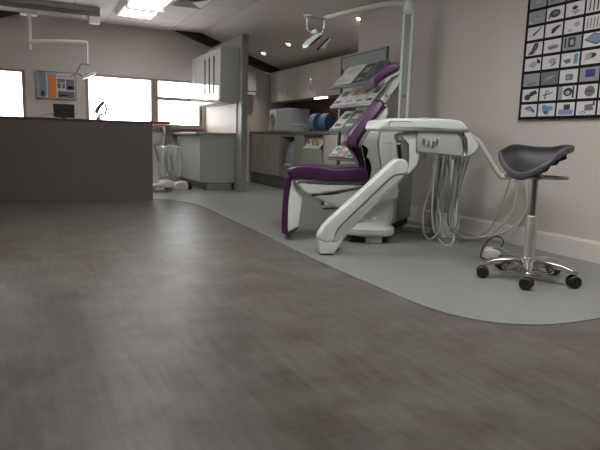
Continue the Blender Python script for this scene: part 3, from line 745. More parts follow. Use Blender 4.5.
# ------------------------------------------------------------------ dental chair
def dental_chair():
    t = thing('dental_chair', 'purple upholstered dental chair with white shell and glossy base', 'dental chair', (2.414, 3.65, .003), math.radians(-27))
    seat = [(-.663, .526), (-.628, .556), (-.548, .573), (-.439, .573), (-.315, .558), (-.207, .565), (-.112, .565), (-.075, .537), (-.08, .493), (-.115, .47), (-.275, .462), (-.436, .467), (-.567, .467), (-.64, .476)]
    obj('seat_cushion', PR(seat, -.27, .27, r=.026, n=6), M['purple'], t)
    obj('seat_shell', PR([(-.60, .462), (-.408, .460), (-.12, .466), (-.05, .455), (-.10, .42), (-.302, .376), (-.49, .349), (-.555, .385)], -.255, .255, r=.03, n=5, smooth=4), M['shell'], t)
    obj('seat_frame', PR([(-.50, .368), (-.298, .392), (-.08, .45), (-.05, .39), (-.045, .26), (-.258, .252), (-.401, .30)], -.245, .245, r=.03, n=4, smooth=4), M['shell2'], t)
    obj('leg_cushion', PR([(-.655, .475), (-.630, .470), (-.632, .418), (-.650, .295), (-.652, .09), (-.636, .071), (-.585, .105), (-.572, .09), (-.636, .045), (-.682, .048), (-.697, .083), (-.695, .224), (-.684, .399), (-.672, .465)], -.20, .20, r=.005, n=3, smooth=4), M['purple'], t)
    obj('leg_shell', PR([(-.620, .466), (-.528, .445), (-.540, .366), (-.566, .130), (-.578, .103), (-.632, .073), (-.649, .085), (-.649, .293), (-.634, .416)], -.202, .202, r=.008, n=4, smooth=2), M['shell'], t)
    obj('back_cushion', PR([(.022, 1.043), (-.003, 1.055), (-.036, 1.047), (-.108, .962), (-.211, .826), (-.238, .767), (-.226, .715), (-.181, .700), (-.150, .712), (-.140, .752), (-.085, .838), (.026, 1.000)], -.235, .235, r=.024, n=6, taper=lambda s, z: 1-.25*max(0, (z-.72)/.33)), M['purple'], t)
    obj('hinge_cover', PR([(-.215, .716), (-.165, .712), (-.105, .690), (-.116, .63), (-.089, .596), (-.085, .53), (-.13, .55), (-.145, .605), (-.172, .65), (-.185, .69)], -.18, .18, r=.015, smooth=3), M['purple'], t)
    obj('back_shell', PR([(.023, 1.015), (-.100, .830), (-.150, .752), (-.15, .715), (-.102, .69), (-.106, .635), (-.081, .60), (-.068, .517), (-.075, .44), (.03, .44), (.03, .587), (.005, .756), (.04, .900), (.062, .965), (.048, 1.015)], -.21, .21, r=.025, n=4, smooth=4, taper=lambda s, z: 1-.25*max(0, (z-.72)/.33)), M['shell'], t)
    obj('headrest_stem', PR([(.03, 1.03), (.072, 1.062), (.090, 1.108), (.078, 1.13), (.138, 1.235), (.15, 1.28), (.12, 1.29), (.091, 1.234), (.050, 1.13), (.02, 1.06)], -.035, .035, r=.01, smooth=3), M['shell2'], t)
    obj('headrest_cushion', PR([(-.047, 1.175), (-.058, 1.208), (-.043, 1.240), (.006, 1.284), (.067, 1.318), (.111, 1.317), (.132, 1.304), (.130, 1.282), (.097, 1.262), (.034, 1.222), (-.006, 1.184), (-.020, 1.158), (-.038, 1.158)], -.145, .145, r=.015, n=5, smooth=4), M['purple'], t)
    obj('headrest_shell', PR([(-.022, 1.160), (-.010, 1.186), (.030, 1.224), (.095, 1.265), (.124, 1.280), (.139, 1.275), (.140, 1.249), (.083, 1.221), (.049, 1.185), (-.003, 1.160)], -.11, .11, r=.02, n=4, smooth=4), M['shellg'], t)
    k = obj('headrest_knob', LT([(.030, -.012), (.033, 0), (.020, .008)], (-.0, -.115, 1.195), 'y'), M['greyplastic'], t)
    obj('neck_link', PR([(.148, 1.25), (.147, 1.193), (.085, 1.10), (.055, 1.105), (.073, 1.155), (.10, 1.215)], -.06, .06, r=.012, smooth=3), M['shellg'], t)
    def baseprof():
        bm = bmesh.new()
        # stacked superellipse rings: (centre s, half s, half lat, z)
        R = [(-.035, .195, .21, .052), (-.035, .203, .245, .057), (-.035, .208, .26, .075), (-.035, .205, .26, .105), (-.035, .175, .235, .125), (-.010, .165, .20, .16), (.01, .155, .17, .21), (.015, .150, .155, .27), (.01, .15, .15, .34), (.0, .14, .14, .40)]
        rings = []
        for c, a, b, z in R:
            rg = []
            for k in range(36):
                th = 2*PI*k/36; cc, ss = math.cos(th), math.sin(th)
                rg.append(bm.verts.new((c+a*math.copysign(abs(cc)**.75, cc), b*math.copysign(abs(ss)**.75, ss), z)))
            rings.append(rg)
        for A, B in zip(rings, rings[1:]):
            for k in range(36): bm.faces.new((A[k], A[(k+1) % 36], B[(k+1) % 36], B[k]))
        bm.faces.new(rings[0][::-1]); bm.faces.new(rings[-1]); return bm
    obj('base', baseprof(), M['shellg'], t)
    obj('floor_plate', BX(-.17, .10, -.17, .17, .0, .056), M['black'], t, bevel=.004)
    obj('foot_block', BX(-.062, .058, -.215, -.171, 0, .05), M['shell2'], t, bevel=.004)
    obj('lift_arm', PR([(-.111, .245), (.10, .435), (.155, .445), (.16, .345), (-.02, .285)], -.19, -.152, r=.012, smooth=2), M['shell'], t)
    b = obj('switch_bar', PR([(-.385, .303), (-.231, .292), (-.231, .275), (-.385, .279)], -.24, -.18, r=.005, smooth=1), M['shell2'], t)
    obj('bar_tip', PR([(-.41, .296), (-.383, .306), (-.383, .277), (-.405, .28)], -.245, -.18, r=.005, smooth=1), M['black'], b)
dental_chair()

# ------------------------------------------------------------------ delivery unit: swing arm, tray, hoses
def delivery():
    a = math.radians(-15)
    t = thing('dental_delivery_unit', 'white swing-arm dental instrument tray with hanging grey hoses', 'dental unit', (1.768, 3.173, .003), a)
    t.location.z = .0
    cover = [(-.075, .121), (-.054, .181), (-.002, .247), (.2, .433), (.409, .63), (.449, .654), (.498, .648), (.518, .609), (.504, .563), (.441, .552), (.388, .521), (.243, .38), (.106, .247), (.047, .181), (.017, .101)]
    under = [(.020, .098), (.049, .176), (.108, .242), (.245, .375), (.390, .516), (.441, .546), (.500, .550), (.485, .516), (.419, .455), (.143, .18), (.111, .134), (.065, .087)]
    obj('swing_arm', PR([(x+.008, z-.008) for x, z in cover], 0, .085, r=.010, n=4, smooth=3), M['shell'], t)
    obj('arm_underside', PR([(x+.008, z-.008) for x, z in under], .006, .079, r=.012, n=3, smooth=2), M['shell2'], t)
    obj('arm_seam', TB([(x+.008, .006, z-.011) for x, z in [(.018, .103), (.049, .180), (.108, .246), (.245, .379), (.390, .520), (.441, .551), (.504, .560)]], .0028, smooth=3, seg=6), M['inkgrey'], t)
    obj('foot', PR([(-.064, .118), (.02, .094), (.05, .092), (.108, .128), (.070, .055), (.048, .012), (-.050, .012), (-.060, .03)], .004, .082, r=.010, n=4, smooth=1), M['shellg'], t, bevel=.004)
    obj('foot_pad', PR([(-.045, .0), (-.045, .016), (.04, .016), (.04, .0)], .015, .072, r=.003, smooth=1), M['black'], t)
    obj('floor_link', BX(.035, .10, .07, .36, .03, .10), M['shell'], t, bevel=.012)
    # link runs back to the chair base
    obj('column', PR([(.463, .811), (.604, .815), (.608, .642), (.583, .587), (.542, .546), (.507, .546), (.516, .62), (.509, .739), (.472, .765)], .02, .13, r=.02, n=4, smooth=3), M['shell'], t)
    obj('bracket', BX(.40, .48, .03, .12, .742, .752), M['shell2'], t, bevel=.003)
    slab = [(.318, .835), (.322, .880), (.345, .902), (.44, .910), (.717, .918), (.845, .913), (.889, .895), (.93, .842), (.83, .836), (.723, .838), (.50, .830), (.40, .828)]
    s = obj('tray_table', PR(slab, -.03, .33, r=.022, n=5, smooth=3), M['shell'], t)
    obj('handle_groove', PR([(.36, .860), (.362, .886), (.375, .892), (.52, .893), (.53, .889), (.40, .886), (.372, .880), (.368, .860)], -.0315, -.0295, r=.0005, n=1, smooth=1), M['shadowgap'], s)
    obj('top_mat', BX(.60, .78, .03, .26, .917, .924), M['steel'], s, bevel=.003)
    obj('instrument_holder', PR([(.575, .835), (.85, .840), (.90, .791), (.912, .718), (.900, .674), (.743, .684), (.579, .698)], .0, .25, r=.012, smooth=1), M['shell2'], t)
    obj('keypad', BX(.605, .735, -.004, .001, .735, .800), M['hose'], t, bevel=.002)
    for k, (x, w, z) in enumerate(((.62, .018, .765), (.655, .012, .755), (.69, .02, .75), (.715, .012, .765))):
        obj('instrument', PR([(x-w/2, z-.02), (x-w/2, z+.02), (x+w/2, z+.018), (x+w/2, z-.02)], -.014, -.003, r=.003, smooth=1, n=2), M['inkgrey'], t)
    obj('end_cap', PR([(.858, .838), (.935, .836), (1.010, .765), (1.012, .725), (.97, .680), (.915, .672), (.917, .718), (.905, .791)], -.012, .26, r=.02, n=4, smooth=2), M['shell'], t)
    # nozzles along the holder's lower edge
    for x in (.60, .66, .72, .77, .82, .87, .905, .95):
        obj('nozzle', LT([(.014, 0), (.011, -.02), (.008, -.034)], (x, .06, .682)), M['shell2'], t)
    H = [
     ([(.717, .06, .665), (.728, .06, .506), (.696, .1, .313), (.703, .1, .157), (.752, .1, .090), (.812, .1, .137), (.838, .12, .216), (.842, .2, .35), (.85, .22, .55), (.85, .2, .665)], .0075, 'hosedk'),
     ([(.742, .06, .665), (.754, .1, .35), (.787, .12, .173), (.85, .12, .07), (.905, .12, .045), (.952, .14, .073), (.962, .15, .2), (.93, .2, .45), (.90, .2, .665)], .006, 'hose'),
     ([(.831, .06, .665), (.825, .08, .469), (.792, .1, .274), (.81, .1, .15), (.87, .12, .10), (.93, .14, .22), (.93, .15, .45), (.92, .12, .665)], .007, 'hosedk'),
     ([(.927, .1, .67), (.941, .15, .498), (.981, .25, .255), (1.01, .28, .153), (1.107, .38, .055), (1.25, .5, .020), (1.381, .45, .035), (1.447, .35, .153), (1.503, .3, .279), (1.493, .27, .507), (1.475, .25, .545)], .010, 'hose'),
     ([(1.01, .1, .69), (1.001, .2, .418), (.985, .25, .194), (1.08, .27, .105), (1.195, .3, .07), (1.301, .27, .132), (1.375, .25, .32), (1.435, .25, .545)], .0045, 'hosedk'),
     ([(.959, .06, .67), (.947, .1, .469), (.967, .12, .213), (.94, .14, .12), (.89, .16, .13), (.87, .18, .3), (.88, .2, .665)], .006, 'hosedk'),
     ([(.975, .1, .675), (.962, .2, .458), (.991, .25, .173), (1.082, .32, .085), (1.222, .45, .035), (1.356, .45, .045), (1.485, .3, .12), (1.575, .25, .279), (1.545, .25, .508), (1.528, .25, .545)], .009, 'hose'),
     ([(.885, .06, .665), (.895, .1, .45), (.93, .2, .22), (1.0, .25, .115), (1.02, .3, .2), (.985, .2, .45), (.965, .15, .67)], .008, 'hosedk')]
    for pts, r, m in H: obj('hose', TB(pts, r, seg=8, smooth=6), M[m], t)
    sa = obj('suction_arm', TB([(.98, .15, .79), (1.034, .2, .808), (1.085, .25, .812), (1.135, .25, .79), (1.188, .25, .735), (1.325, .25, .553), (1.385, .25, .53), (1.54, .25, .545)], .018, smooth=5, seg=12), M['hosewh'], t)
    obj('arm_joint', LT([(.02, .79), (.024, .80), (.024, .83), (.018, .838)], (1.06, .23, 0)), M['shell'], t)
    for x in (1.435, 1.475, 1.528):
        obj('hose_cuff', LT([(.014, .52), (.016, .53), (.016, .565), (.012, .57)], (x, .25, 0)), M['shell2'], sa)
delivery()

# ------------------------------------------------------------------ utility column with operating light
def utility():
    az = math.atan2(.62, .785)
    t = thing('operating_light_column', 'dark grey and white utility column carrying the tall operating light pole', 'operating light', (3.0, 4.1, .003), 0)
    # cabinet face runs from (2.83,3.94) to (3.2,4.25)
    c = thing('x', '', '') ; bpy.data.objects.remove(c)
    def rot(bm):
        bmesh.ops.rotate(bm, verts=bm.verts, cent=(0, 0, 0), matrix=Matrix.Rotation(az, 3, 'Z')); bmesh.ops.translate(bm, verts=bm.verts, vec=(-.17, -.16, 0)); return bm
    obj('cabinet', rot(BX(0, .55, 0.0, .20, .06, .88)), M['coldark'], t, bevel=.008)
    obj('plinth', rot(BX(.02, .53, .02, .18, 0, .06)), M['black'], t)
    obj('side_panel', rot(BX(-.16, -.002, -.03, .22, .06, .88)), M['shell'], t, bevel=.03)
    obj('shelf_band', rot(BX(-.17, .12, -.045, -.031, .78, .79)), M['shell2'], t, bevel=.003)
    # pole
    def pbox(a, b, c_, d, z0, z1):
        bm = BX(a, b, c_, d, z0, z1); bmesh.ops.rotate(bm, verts=bm.verts, cent=(0, 0, 0), matrix=Matrix.Rotation(math.radians(-36), 3, 'Z')); return bm
    def tr_(bm, x=-.005, y=.02): bmesh.ops.translate(bm, verts=bm.verts, vec=(x, y, 0)); return bm
    p = obj('pole', tr_(pbox(-.047, .047, -.04, .04, .88, 1.84)), M['shell'], t, bevel=.008)
    obj('pole_insert', tr_(pbox(-.028, .022, -.046, -.0405, .89, 1.83)), M['coldark'], p, bevel=.002)
    obj('red_mark', tr_(pbox(-.012, .000, -.049, -.0465, 1.138, 1.160)), M['redpaint'], p)
    obj('red_mark', tr_(pbox(.002, .012, -.049, -.0465, 1.146, 1.160)), M['redpaint'], p)
    obj('pole_cap', tr_(pbox(-.055, .055, -.05, .05, 1.84, 1.875)), M['shellg'], t, bevel=.012)
    obj('swivel', LT([(.05, 1.87), (.052, 1.89), (.052, 1.94), (.045, 1.955)], (-.005, .02, 0)), M['shell'], t)
    W0 = Vector((3.0, 4.1, .003))
    arm = [(2.995, 4.12, 1.925), (2.829, 4.16, 1.917), (2.61, 4.208, 1.862), (2.43, 4.245, 1.807), (2.262, 4.279, 1.752)]
    bm = bmesh.new(); tube(bm, arm, .025, seg=12, smooth=6, r2=.020); bmesh.ops.translate(bm, verts=bm.verts, vec=-W0)
    obj('light_arm', bm, M['shellg'], t)
    def wt(bm): bmesh.ops.translate(bm, verts=bm.verts, vec=-W0); return bm
    bm = bmesh.new()
    box(bm, 2.10, 2.27, 4.24, 4.32, 1.742, 1.75); 
    obj('mount_bracket', wt(bm), M['clear'], t, bevel=.003)
    obj('bracket_tip', wt(BX(2.085, 2.145, 4.27, 4.31, 1.752, 1.764)), M['shellg'], t, bevel=.003)
    bm = bmesh.new(); tube(bm, [(2.11, 4.28, 1.745), (2.105, 4.28, 1.66), (2.135, 4.285, 1.635), (2.16, 4.29, 1.625)], .007, smooth=4)
    tube(bm, [(2.262, 4.28, 1.745), (2.262, 4.28, 1.68), (2.235, 4.285, 1.61), (2.19, 4.29, 1.60)], .007, smooth=4)
    obj('yoke', wt(bm), M['clear'], t)
    obj('pivot_knob', wt(LT([(.008, -.03), (.018, -.02), (.02, 0), (.018, .02), (.008, .03)], (2.167, 4.26, 1.632), 'y')), M['plastic'], t)
    # lamp head: tilted reflector dish with side wings
    hd = bmesh.new()
    prism(hd, [(-.095, -.006), (-.08, .012), (-.03, .022), (.03, .022), (.06, .012), (.07, -.006), (.06, -.012), (-.08, -.012)], -.06, .06, r=.01, smooth=2)
    bmesh.ops.rotate(hd, verts=hd.verts, cent=(0, 0, 0), matrix=Matrix.Rotation(math.radians(-40), 3, 'Y')); bmesh.ops.translate(hd, verts=hd.verts, vec=(2.165, 4.27, 1.575))
    h = obj('lamp_head', wt(hd), M['shellg'], t)
    g = bmesh.new(); box(g, -.08, .06, -.05, .05, -.018, -.0125)
    bmesh.ops.rotate(g, verts=g.verts, cent=(0, 0, 0), matrix=Matrix.Rotation(math.radians(-40), 3, 'Y')); bmesh.ops.translate(g, verts=g.verts, vec=(2.165, 4.27, 1.575))
    obj('front_glass', wt(g), M['blackgloss'], h)
    g = bmesh.new(); prism(g, [(-.02, -.02), (.05, .06), (.065, .055), (.0, -.03)], -.09, -.075, r=.003, smooth=1, n=2)
    bmesh.ops.translate(g, verts=g.verts, vec=(2.215, 4.27, 1.52))
    obj('handle', wt(g), M['plastic'], h)
    g = bmesh.new(); prism(g, [(-.05, -.045), (.05, .055), (.06, .045), (-.04, -.055)], -.10, -.085, r=.003, smooth=1, n=2)
    bmesh.ops.translate(g, verts=g.verts, vec=(2.200, 4.27, 1.530)); obj('shade_fin', wt(g), M['black'], h)
utility()

def pedestal():
    t = thing('service_pedestal', 'two-tone grey and white service pedestal on the floor behind the hanging hoses', 'service pedestal', (3.05, 3.52, .003), math.radians(-27))
    obj('base', BX(-.075, .085, -.06, .10, 0, .20), M['shell'], t, bevel=.01)
    obj('dark_panel', BX(-.085, -.005, -.05, .06, .202, .72), M['coldark'], t, bevel=.004)
    obj('white_panel', BX(-.004, .075, -.05, .06, .202, .72), M['shell'], t, bevel=.004)
    obj('top_arm', BX(-.085, .075, -.05, .06, .721, .745), M['shell2'], t, bevel=.004)
    bm = bmesh.new(); box(bm, 2.85, 2.99, 0, .05, 0, .045)
    bm.free()
    # floor duct towards the column
    d = Vector((2.90, 3.90)); e = Vector((3.02, 3.68)); v = e-d; ang = math.atan2(v.y, v.x)
    bm = BX(0, v.length, 0, .09, 0, .048); bmesh.ops.rotate(bm, verts=bm.verts, cent=(0, 0, 0), matrix=Matrix.Rotation(ang, 3, 'Z')); bmesh.ops.translate(bm, verts=bm.verts, vec=(d.x, d.y, .003))
    obj('floor_duct', bm, M['shell'], t, W=True, bevel=.006)
pedestal()

# ------------------------------------------------------------------ saddle stool
def lerp_tab(T, x):
    if x <= T[0][0]: return T[0][1]
    for (a, b), (c, d) in zip(T, T[1:]):
        if x <= c: 
            i = [p[0] for p in T].index(a); u = (x-a)/(c-a)
            m0 = (d-T[max(i-1, 0)][1])/(c-T[max(i-1, 0)][0]); j = min(i+2, len(T)-1); m1 = (T[j][1]-b)/(T[j][0]-a); h = c-a
            return (2*u**3-3*u*u+1)*b+(u**3-2*u*u+u)*h*m0+(-2*u**3+3*u*u)*d+(u**3-u*u)*h*m1
    return T[-1][1]
def stool():
    t = thing('saddle_stool', 'black saddle stool with grey piping on a five-castor chrome base', 'stool', (2.5436, 2.231, .003), math.radians(-49))
    top = [(-.20, .760), (-.15, .772), (-.03, .752), (.06, .753), (.13, .770), (.17, .768)]
    rim = [(-.21, .680), (-.18, .640), (-.13, .612), (-.06, .613), (.02, .655), (.09, .713), (.14, .748), (.17, .760)]
    nr, na = 12, 56; cx = -.014; hs = .180
    def pt(r, th):
        c, s = math.cos(th), math.sin(th)
        x = cx+hs*r*math.copysign(abs(c)**.72, c); w = .175-.25*(x+.05) if x > -.05 else .175
        w = max(w, .10)
        y = w*r*math.copysign(abs(s)**.8, s)
        zt = lerp_tab(top, x); zr = lerp_tab(rim, x)
        return Vector((x, y, zt-(zt-zr)*(.3*r**2.2+.7*r**5)*(.34+.66*abs(s)**1.2)))
    bm = bmesh.new(); c = bm.verts.new(pt(0, 0)); prev = None
    for i in range(1, nr+1):
        rg = [bm.verts.new(pt(i/nr, 2*PI*k/na)) for k in range(na)]
        for k in range(na):
            if prev is None: bm.faces.new((c, rg[k], rg[(k+1) % na]))
            else: bm.faces.new((prev[k], rg[k], rg[(k+1) % na], prev[(k+1) % na]))
        prev = rg
    low = [bm.verts.new(Vector((v.co.x*.96, v.co.y*.96, v.co.z-.012))) for v in prev]
    for k in range(na): bm.faces.new((prev[k], low[k], low[(k+1) % na], prev[(k+1) % na]))
    bm.faces.new(low)
    obj('seat', bm, M['leather'], t)
    # grey side band
    bm = bmesh.new(); rings = []
    for (o, dz) in ((-.004, .002), (.008, -.002), (.014, -.014), (.012, -.032), (.0, -.042), (-.03, -.036), (-.03, -.014)):
        rg = []
        for k in range(na):
            p = pt(1, 2*PI*k/na); d = Vector((p.x-cx, p.y, 0)).normalized(); rg.append(bm.verts.new(p+d*o+Vector((0, 0, dz))))
        rings.append(rg)
    for i in range(len(rings)):
        A, B = rings[i], rings[(i+1) % len(rings)]
        for k in range(na): bm.faces.new((A[k], A[(k+1) % na], B[(k+1) % na], B[k]))
    obj('side_band', bm, M['leatherband'], t)
    obj('seat_mechanism', PR([(-.10, .600), (-.10, .63), (.0, .655), (.06, .70), (.14, .725), (.145, .69), (.11, .675), (.10, .655), (.07, .65), (.055, .62), (.02, .605)], -.06, .06, r=.008, smooth=1), M['black'], t)
    obj('hub', LT([(.034, .57), (.036, .58), (.034, .60), (.028, .61)], (0, 0, 0)), M['steel'], t)
    obj('lever_ring', TB([(.16*math.cos(a)*1.0, .12*math.sin(a), .585) for a in [2*PI*k/20 for k in range(20)]], .007, closed=True, smooth=2, seg=8), M['steel'], t)
    obj('lever_spoke', TB([(-.16, 0, .585), (.16, 0, .585)], .006, smooth=1, seg=8), M['steel'], t)
    obj('gas_rod', LT([(.0155, .35), (.0155, .575)], (0, 0, 0)), M['steel'], t)
    obj('gas_cylinder', LT([(.032, .07), (.031, .36), (.026, .368)], (0, 0, 0)), M['steellight'], t)
    obj('base_hub', LT([(.038, .075), (.040, .09), (.038, .12), (.031, .13)], (0, 0, 0)), M['chrome'], t)
    rz = math.radians(49)
    for k in range(5):
        a = math.radians(221.9-72*k)+rz
        u = Vector((math.cos(a), math.sin(a), 0)); w = Vector((-u.y, u.x, 0))
        bm = bmesh.new(); rings = []
        for (d, hw, zt, zb) in ((.02, .030, .128, .080), (.10, .028, .126, .088), (.18, .024, .118, .086), (.235, .021, .102, .074), (.268, .015, .092, .070)):
            rings.append([bm.verts.new(u*d+w*x+Vector((0, 0, z))) for x, z in ((-hw, zb), (-hw, zt-.006), (-hw*.6, zt), (hw*.6, zt), (hw, zt-.006), (hw, zb))])
        for A, B in zip(rings, rings[1:]):
            for i in range(6): bm.faces.new((A[i], A[(i+1) % 6], B[(i+1) % 6], B[i]))
        bm.faces.new(rings[0]); bm.faces.new(rings[-1][::-1])
        leg = obj('leg', bm, M['chrome'], t, bevel=.003)
        # twin-wheel castor, turned at its own angle
        ca = [-.25, .15, .45, -.5, .35][k]; cu = Vector((math.cos(ca), math.sin(ca), 0)); cp = u*.248
        R = Matrix.Translation(cp) @ Matrix.Rotation(ca, 4, 'Z')
        bm = bmesh.new()
        for s in (-1, 1):
            lathe(bm, [(.008, s*.006), (.030, s*.006), (.034, s*.010), (.034, s*.024), (.028, s*.030), (.010, s*.027)], (0.0, 0, .034), 'y', 24)
        bmesh.ops.transform(bm, matrix=R, verts=bm.verts); obj('caster_wheels', bm, M['black'], leg)
        bm = bmesh.new(); lathe(bm, [(.007, .028), (.007, .075)], (0, 0, 0), 'z', 12); prism(bm, [(-.02, .04), (-.012, .062), (.0, .066), (.012, .062), (.02, .04), (.0, .03)], -.006, .006, r=.001, n=1, smooth=1)
        bmesh.ops.transform(bm, matrix=R, verts=bm.verts); obj('caster_fork', bm, M['black'], leg)
    obj('foot_ring', TB([(.135*math.cos(a), .135*math.sin(a), .060) for a in [2*PI*k/24 for k in range(24)]], .0045, closed=True, smooth=2, seg=8), M['chrome'], t)
    obj('foot_ring', TB([(.09*math.cos(a), .09*math.sin(a), .045) for a in [2*PI*k/24 for k in range(24)]], .004, closed=True, smooth=2, seg=8), M['chrome'], t)
    for k in range(5):
        a = math.radians(221.9-72*k+36)+rz
        obj('ring_bracket', TB([(.035*math.cos(a), .035*math.sin(a), .080), (.09*math.cos(a), .09*math.sin(a), .046), (.135*math.cos(a), .135*math.sin(a), .060)], .004, smooth=3, seg=8), M['chrome'], t)
stool()

def foot_pedal():
    t = thing('foot_pedal', 'small white foot pedal on the vinyl floor behind the stool castors', 'foot pedal', (2.80, 2.74, .003), math.radians(-49))
    obj('housing', PR([(-.06, 0), (-.065, .05), (-.05, .068), (.0, .070), (.04, .055), (.06, .0)], -.06, .06, r=.012, smooth=2), M['plastic'], t)
    obj('treadle', PR([(-.01, .058), (.0, .082), (.03, .085), (.09, .05), (.13, .03), (.12, .012), (.06, .035)], -.04, .045, r=.006, smooth=2), M['hosedk'], t)
    obj('lead', TB([(.03, .0, .068), (.052, 0, .12), (.02, .0, .152), (-.03, -.02, .135), (-.068, -.055, .08), (-.078, -.08, .02), (-.04, -.11, .008)], .0045, seg=8), M['black'], t)
foot_pedal()

# ------------------------------------------------------------------ poster of product photographs on the right wall
def poster():
    x = XR-.003
    t = thing('photo_poster', 'large black poster gridded with small product photographs on the right wall', 'poster', (x, 2.6, .952))
    y1, y0 = 3.158, 2.08; z0, z1 = .952, 2.06
    obj('board', BX(x-.022, x, y0, y1, z0, z1), M['posterblack'], t, W=True, bevel=.002)
    ms = [M['paper'], M['inkgrey'], M['inkdark'], M['inkblue'], M['inkteal'], M['inkpurple'], M['inkmid'], M['inkred'], M['paperg']]
    # shapes: ('e',u,v,ru,rv,mat,rot) ellipse, ('q',u0,v0,u1,v1,...) polygon; u runs right, v up, both 0..1
    Sp = {
     (0, 0): [('p', [(.15, .62), (.55, .88), (.9, .45), (.8, .3), (.5, .55), (.3, .6)], 2), ('p', [(.3, .6), (.55, .8), (.8, .42), (.72, .35)], 3)],
     (0, 1): [('e', .45, .5, .2, .42, 4, .3), ('e', .6, .6, .15, .2, 4, 0), ('e', .45, .3, .08, .1, 2, 0), ('e', .8, .6, .1, .2, 3, 0)],
     (0, 2): [('p', [(.12, .08), (.12, .5), (.95, .4), (.9, .08)], 3), ('p', [(.4, .45), (.4, .85), (.75, .85), (.75, .45)], 2)],
     (0, 3): [('p', [(.45, .3), (.42, .75), (.85, .82), (.9, .35)], 1), ('e', .35, .2, .16, .1, 1, 0), ('e', .35, .2, .1, .05, 0, 0), ('p', [(.85, .7), (.85, .98), (.95, .98), (.95, .7)], 2)],
     (1, 0): [('e', .35, .35, .2, .25, 2, 0), ('p', [(.3, .3), (.5, .75), (.85, .9), (.95, .6), (.6, .4)], 2), ('e', .25, .3, .1, .12, 7, 0)],
     (1, 1): [('p', [(.3, .1), (.35, .8), (.42, .8), (.4, .1)], 1), ('p', [(.2, .45), (.8, .65), (.8, .55), (.2, .35)], 1), ('e', .5, .7, .12, .1, 6, 0)],
     (1, 2): [('p', [(.0, .0), (.0, 1), (.25, 1), (.25, 0)], 8), ('e', .55, .55, .26, .32, 2, 0), ('e', .55, .5, .14, .16, 6, 0), ('p', [(.8, .1), (.8, .95), (.9, .95), (.9, .1)], 2)],
     (1, 3): [('e', .62, .5, .28, .4, 1, 0), ('p', [(.45, .55), (.5, .6), (.8, .5), (.78, .42)], 2)],
     (2, 0): [('p', [(0, 0), (0, 1), (1, 1), (1, 0)], 8), ('p', [(.2, .2), (.8, .3), (.8, .15), (.2, .1)], 1)],
     (2, 1): [('p', [(0, 0), (0, 1), (1, 1), (1, 0)], 1), ('p', [(.1, .3), (.5, .45), (.95, .75), (.5, .6)], 6)],
     (2, 2): [('p', [(.35, .2), (.35, .65), (.75, .65), (.75, .2)], 1), ('p', [(.4, .3), (.4, .55), (.6, .55), (.6, .3)], 8)],
     (2, 3): [('p', [(0, 0), (0, 1), (1, 1), (1, 0)], 8), ('p', [(.3, .3), (.3, .85), (.8, .85), (.8, .3)], 5)],
     (3, 0): [('p', [(.2, .4), (.5, .75), (.85, .6), (.6, .2)], 6), ('e', .85, .7, .1, .2, 2, .4)],
     (3, 1): [('e', .6, .6, .25, .2, 6, .5), ('p', [(.5, .2), (.75, .5), (.85, .4), (.6, .15)], 1)],
     (3, 2): [('p', [(.7, .15), (.72, .9), (.92, .9), (.92, .15)], 4), ('p', [(.1, .5), (.5, .6), (.55, .3), (.3, .2)], 1)],
     (4, 0): [('p', [(.1, .05), (.35, .4), (.5, .95), (.75, .95), (.75, .6), (.5, .1)], 2), ('p', [(.4, .2), (.6, .8), (.66, .8), (.5, .2)], 1)],
     (4, 1): [('e', .55, .42, .35, .2, 6, 0), ('p', [(.25, .45), (.85, .5), (.8, .35), (.35, .25)], 1)],
     (4, 2): [('p', [(0, 0), (0, 1), (1, 1), (1, 0)], 8), ('p', [(.3, .2), (.3, .9), (.7, .9), (.7, .2)], 2), ('p', [(.42, .35), (.42, .75), (.6, .75), (.6, .35)], 6), ('p', [(.1, .2), (.1, .9), (.2, .9), (.2, .2)], 2)],
     (4, 3): [('p', [(.05, .55), (.55, .98), (1, .75), (1, .3), (.7, .12)], 2), ('p', [(.12, .57), (.55, .92), (.98, .7), (.95, .35), (.7, .2)], 3)],
     (5, 0): [('p', [(.3, .35), (.8, .9), (.95, .95), (.4, .28)], 2), ('e', .15, .4, .06, .06, 6, 0)],
     (5, 1): [('p', [(.35, .25), (.4, .6), (.75, .8), (.95, .75), (.7, .5), (.5, .2)], 2)],
     (5, 2): [('e', .35, .2, .12, .08, 6, 0), ('e', .7, .6, .15, .2, 6, 0)],
     (5, 3): [('p', [(x, .1), (x+.03, .85), (x+.09, .85), (x+.06, .1)], 1) for x in (.1, .27, .44, .61, .78)],
     (6, 0): [('p', [(0, 0), (0, 1), (1, 1), (1, 0)], 8), ('e', .15, .15, .06, .07, 0, 0), ('e', .55, .55, .05, .12, 1, 0)],
     (6, 1): [('e', .5, .5, .32, .3, 2, .3), ('e', .52, .52, .18, .15, 1, .3), ('p', [(.1, .2), (.15, .5), (.3, .4), (.2, .15)], 1)],
     (6, 2): [('e', .5, .6, .16, .14, 2, 0), ('p', [(.45, .2), (.75, .4), (.78, .33), (.5, .12)], 1), ('e', .5, .35, .2, .1, 6, 0)],
     (6, 3): [('p', [(x, .1), (x+.02, .9), (x+.09, .9), (x+.07, .1)], 2) for x in (.15, .35, .55, .75)]}
    rnd = random.Random(3)
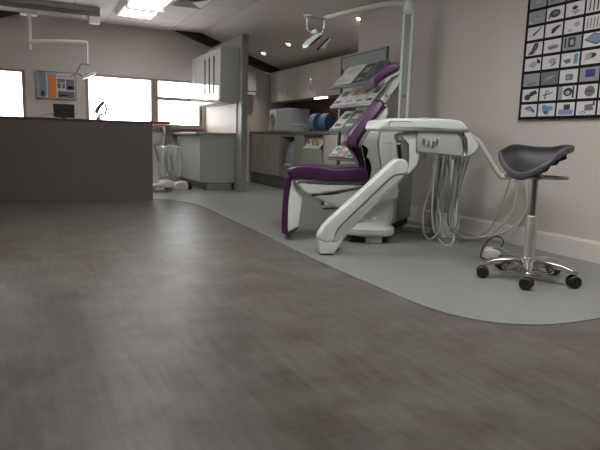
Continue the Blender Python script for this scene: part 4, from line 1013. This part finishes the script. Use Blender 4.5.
    for r in range(10):
        zb = .972+.110*r
        for c in range(6):
            ya = 3.133-.158*c; w, h = .142, .089
            bm = bmesh.new(); xf = x-.0235
            def poly(P, mi, lev):
                xx = xf-.0002*lev; v = [bm.verts.new((xx, ya-u*w, zb+vv*h)) for u, vv in P]
                if len(v) > 2: bm.faces.new(v).material_index = mi
            box(bm, xf+.0, x-.022, ya-w, ya, zb, zb+h, mi=0)
            L = Sp.get((r, c))
            if L is None:
                L = []; k = rnd.choice([0, 1, 2])
                if rnd.random() < .3: L.append(('p', [(0, 0), (0, 1), (1, 1), (1, 0)], 8))
                for _ in range(rnd.randint(1, 3)):
                    if rnd.random() < .5: L.append(('e', rnd.uniform(.3, .7), rnd.uniform(.3, .7), rnd.uniform(.08, .25), rnd.uniform(.08, .28), rnd.choice([1, 2, 6]), rnd.uniform(0, 1)))
                    else:
                        a, b = rnd.uniform(.15, .45), rnd.uniform(.15, .4); L.append(('p', [(a, b), (a+.05, b+.4), (a+.4, b+.45), (a+.35, b+.1)], rnd.choice([1, 2, 6])))
            for lev, q in enumerate(L):
                if q[0] == 'p': poly(q[1], q[2], lev+1)
                else:
                    _, u, v, ru, rv, mi, ro = q
                    poly([(min(1, max(0, u+ru*math.cos(a)*math.cos(ro)-rv*math.sin(a)*math.sin(ro))), min(1, max(0, v+ru*math.cos(a)*math.sin(ro)+rv*math.sin(a)*math.cos(ro)))) for a in [2*PI*k/14 for k in range(14)]], mi, lev+1)
            bmesh.ops.transform(bm, matrix=W_INV(t), verts=bm.verts)
            # keep face winding; all faces look into the room
            me = bpy.data.meshes.new('photo'); bm.to_mesh(me); bm.free()
            for m_ in ms: me.materials.append(m_)
            o = bpy.data.objects.new('photo', me); COL.objects.link(o); o.parent = t
poster()

# ------------------------------------------------------------------ light
w = bpy.data.worlds.new('sky'); S.world = w; w.use_nodes = True
bg = w.node_tree.nodes['Background']; bg.inputs[0].default_value = (.93, .96, 1, 1); bg.inputs[1].default_value = 5.0

# ------------------------------------------------------------------ camera
cam = bpy.data.cameras.new('camera'); co = bpy.data.objects.new('camera', cam); COL.objects.link(co)
cam.sensor_width = 36; cam.lens = 33.6; cam.clip_end = 100; cam.clip_start = .02
R = Matrix(((0.89947106, 0.0388858, -0.43524672), (-0.43597332, 0.14743825, -0.88780022), (0.0296492, 0.98830656, 0.14956961)))
co.matrix_world = Matrix.Translation((0, 0, .75)) @ R.to_4x4()
S.camera = co
S.view_settings.view_transform = 'Standard'; S.view_settings.look = 'None'; S.view_settings.gamma = 1
S.view_settings.use_curve_mapping = False
S.view_settings.exposure = 1.0
S.cycles.max_bounces = 8
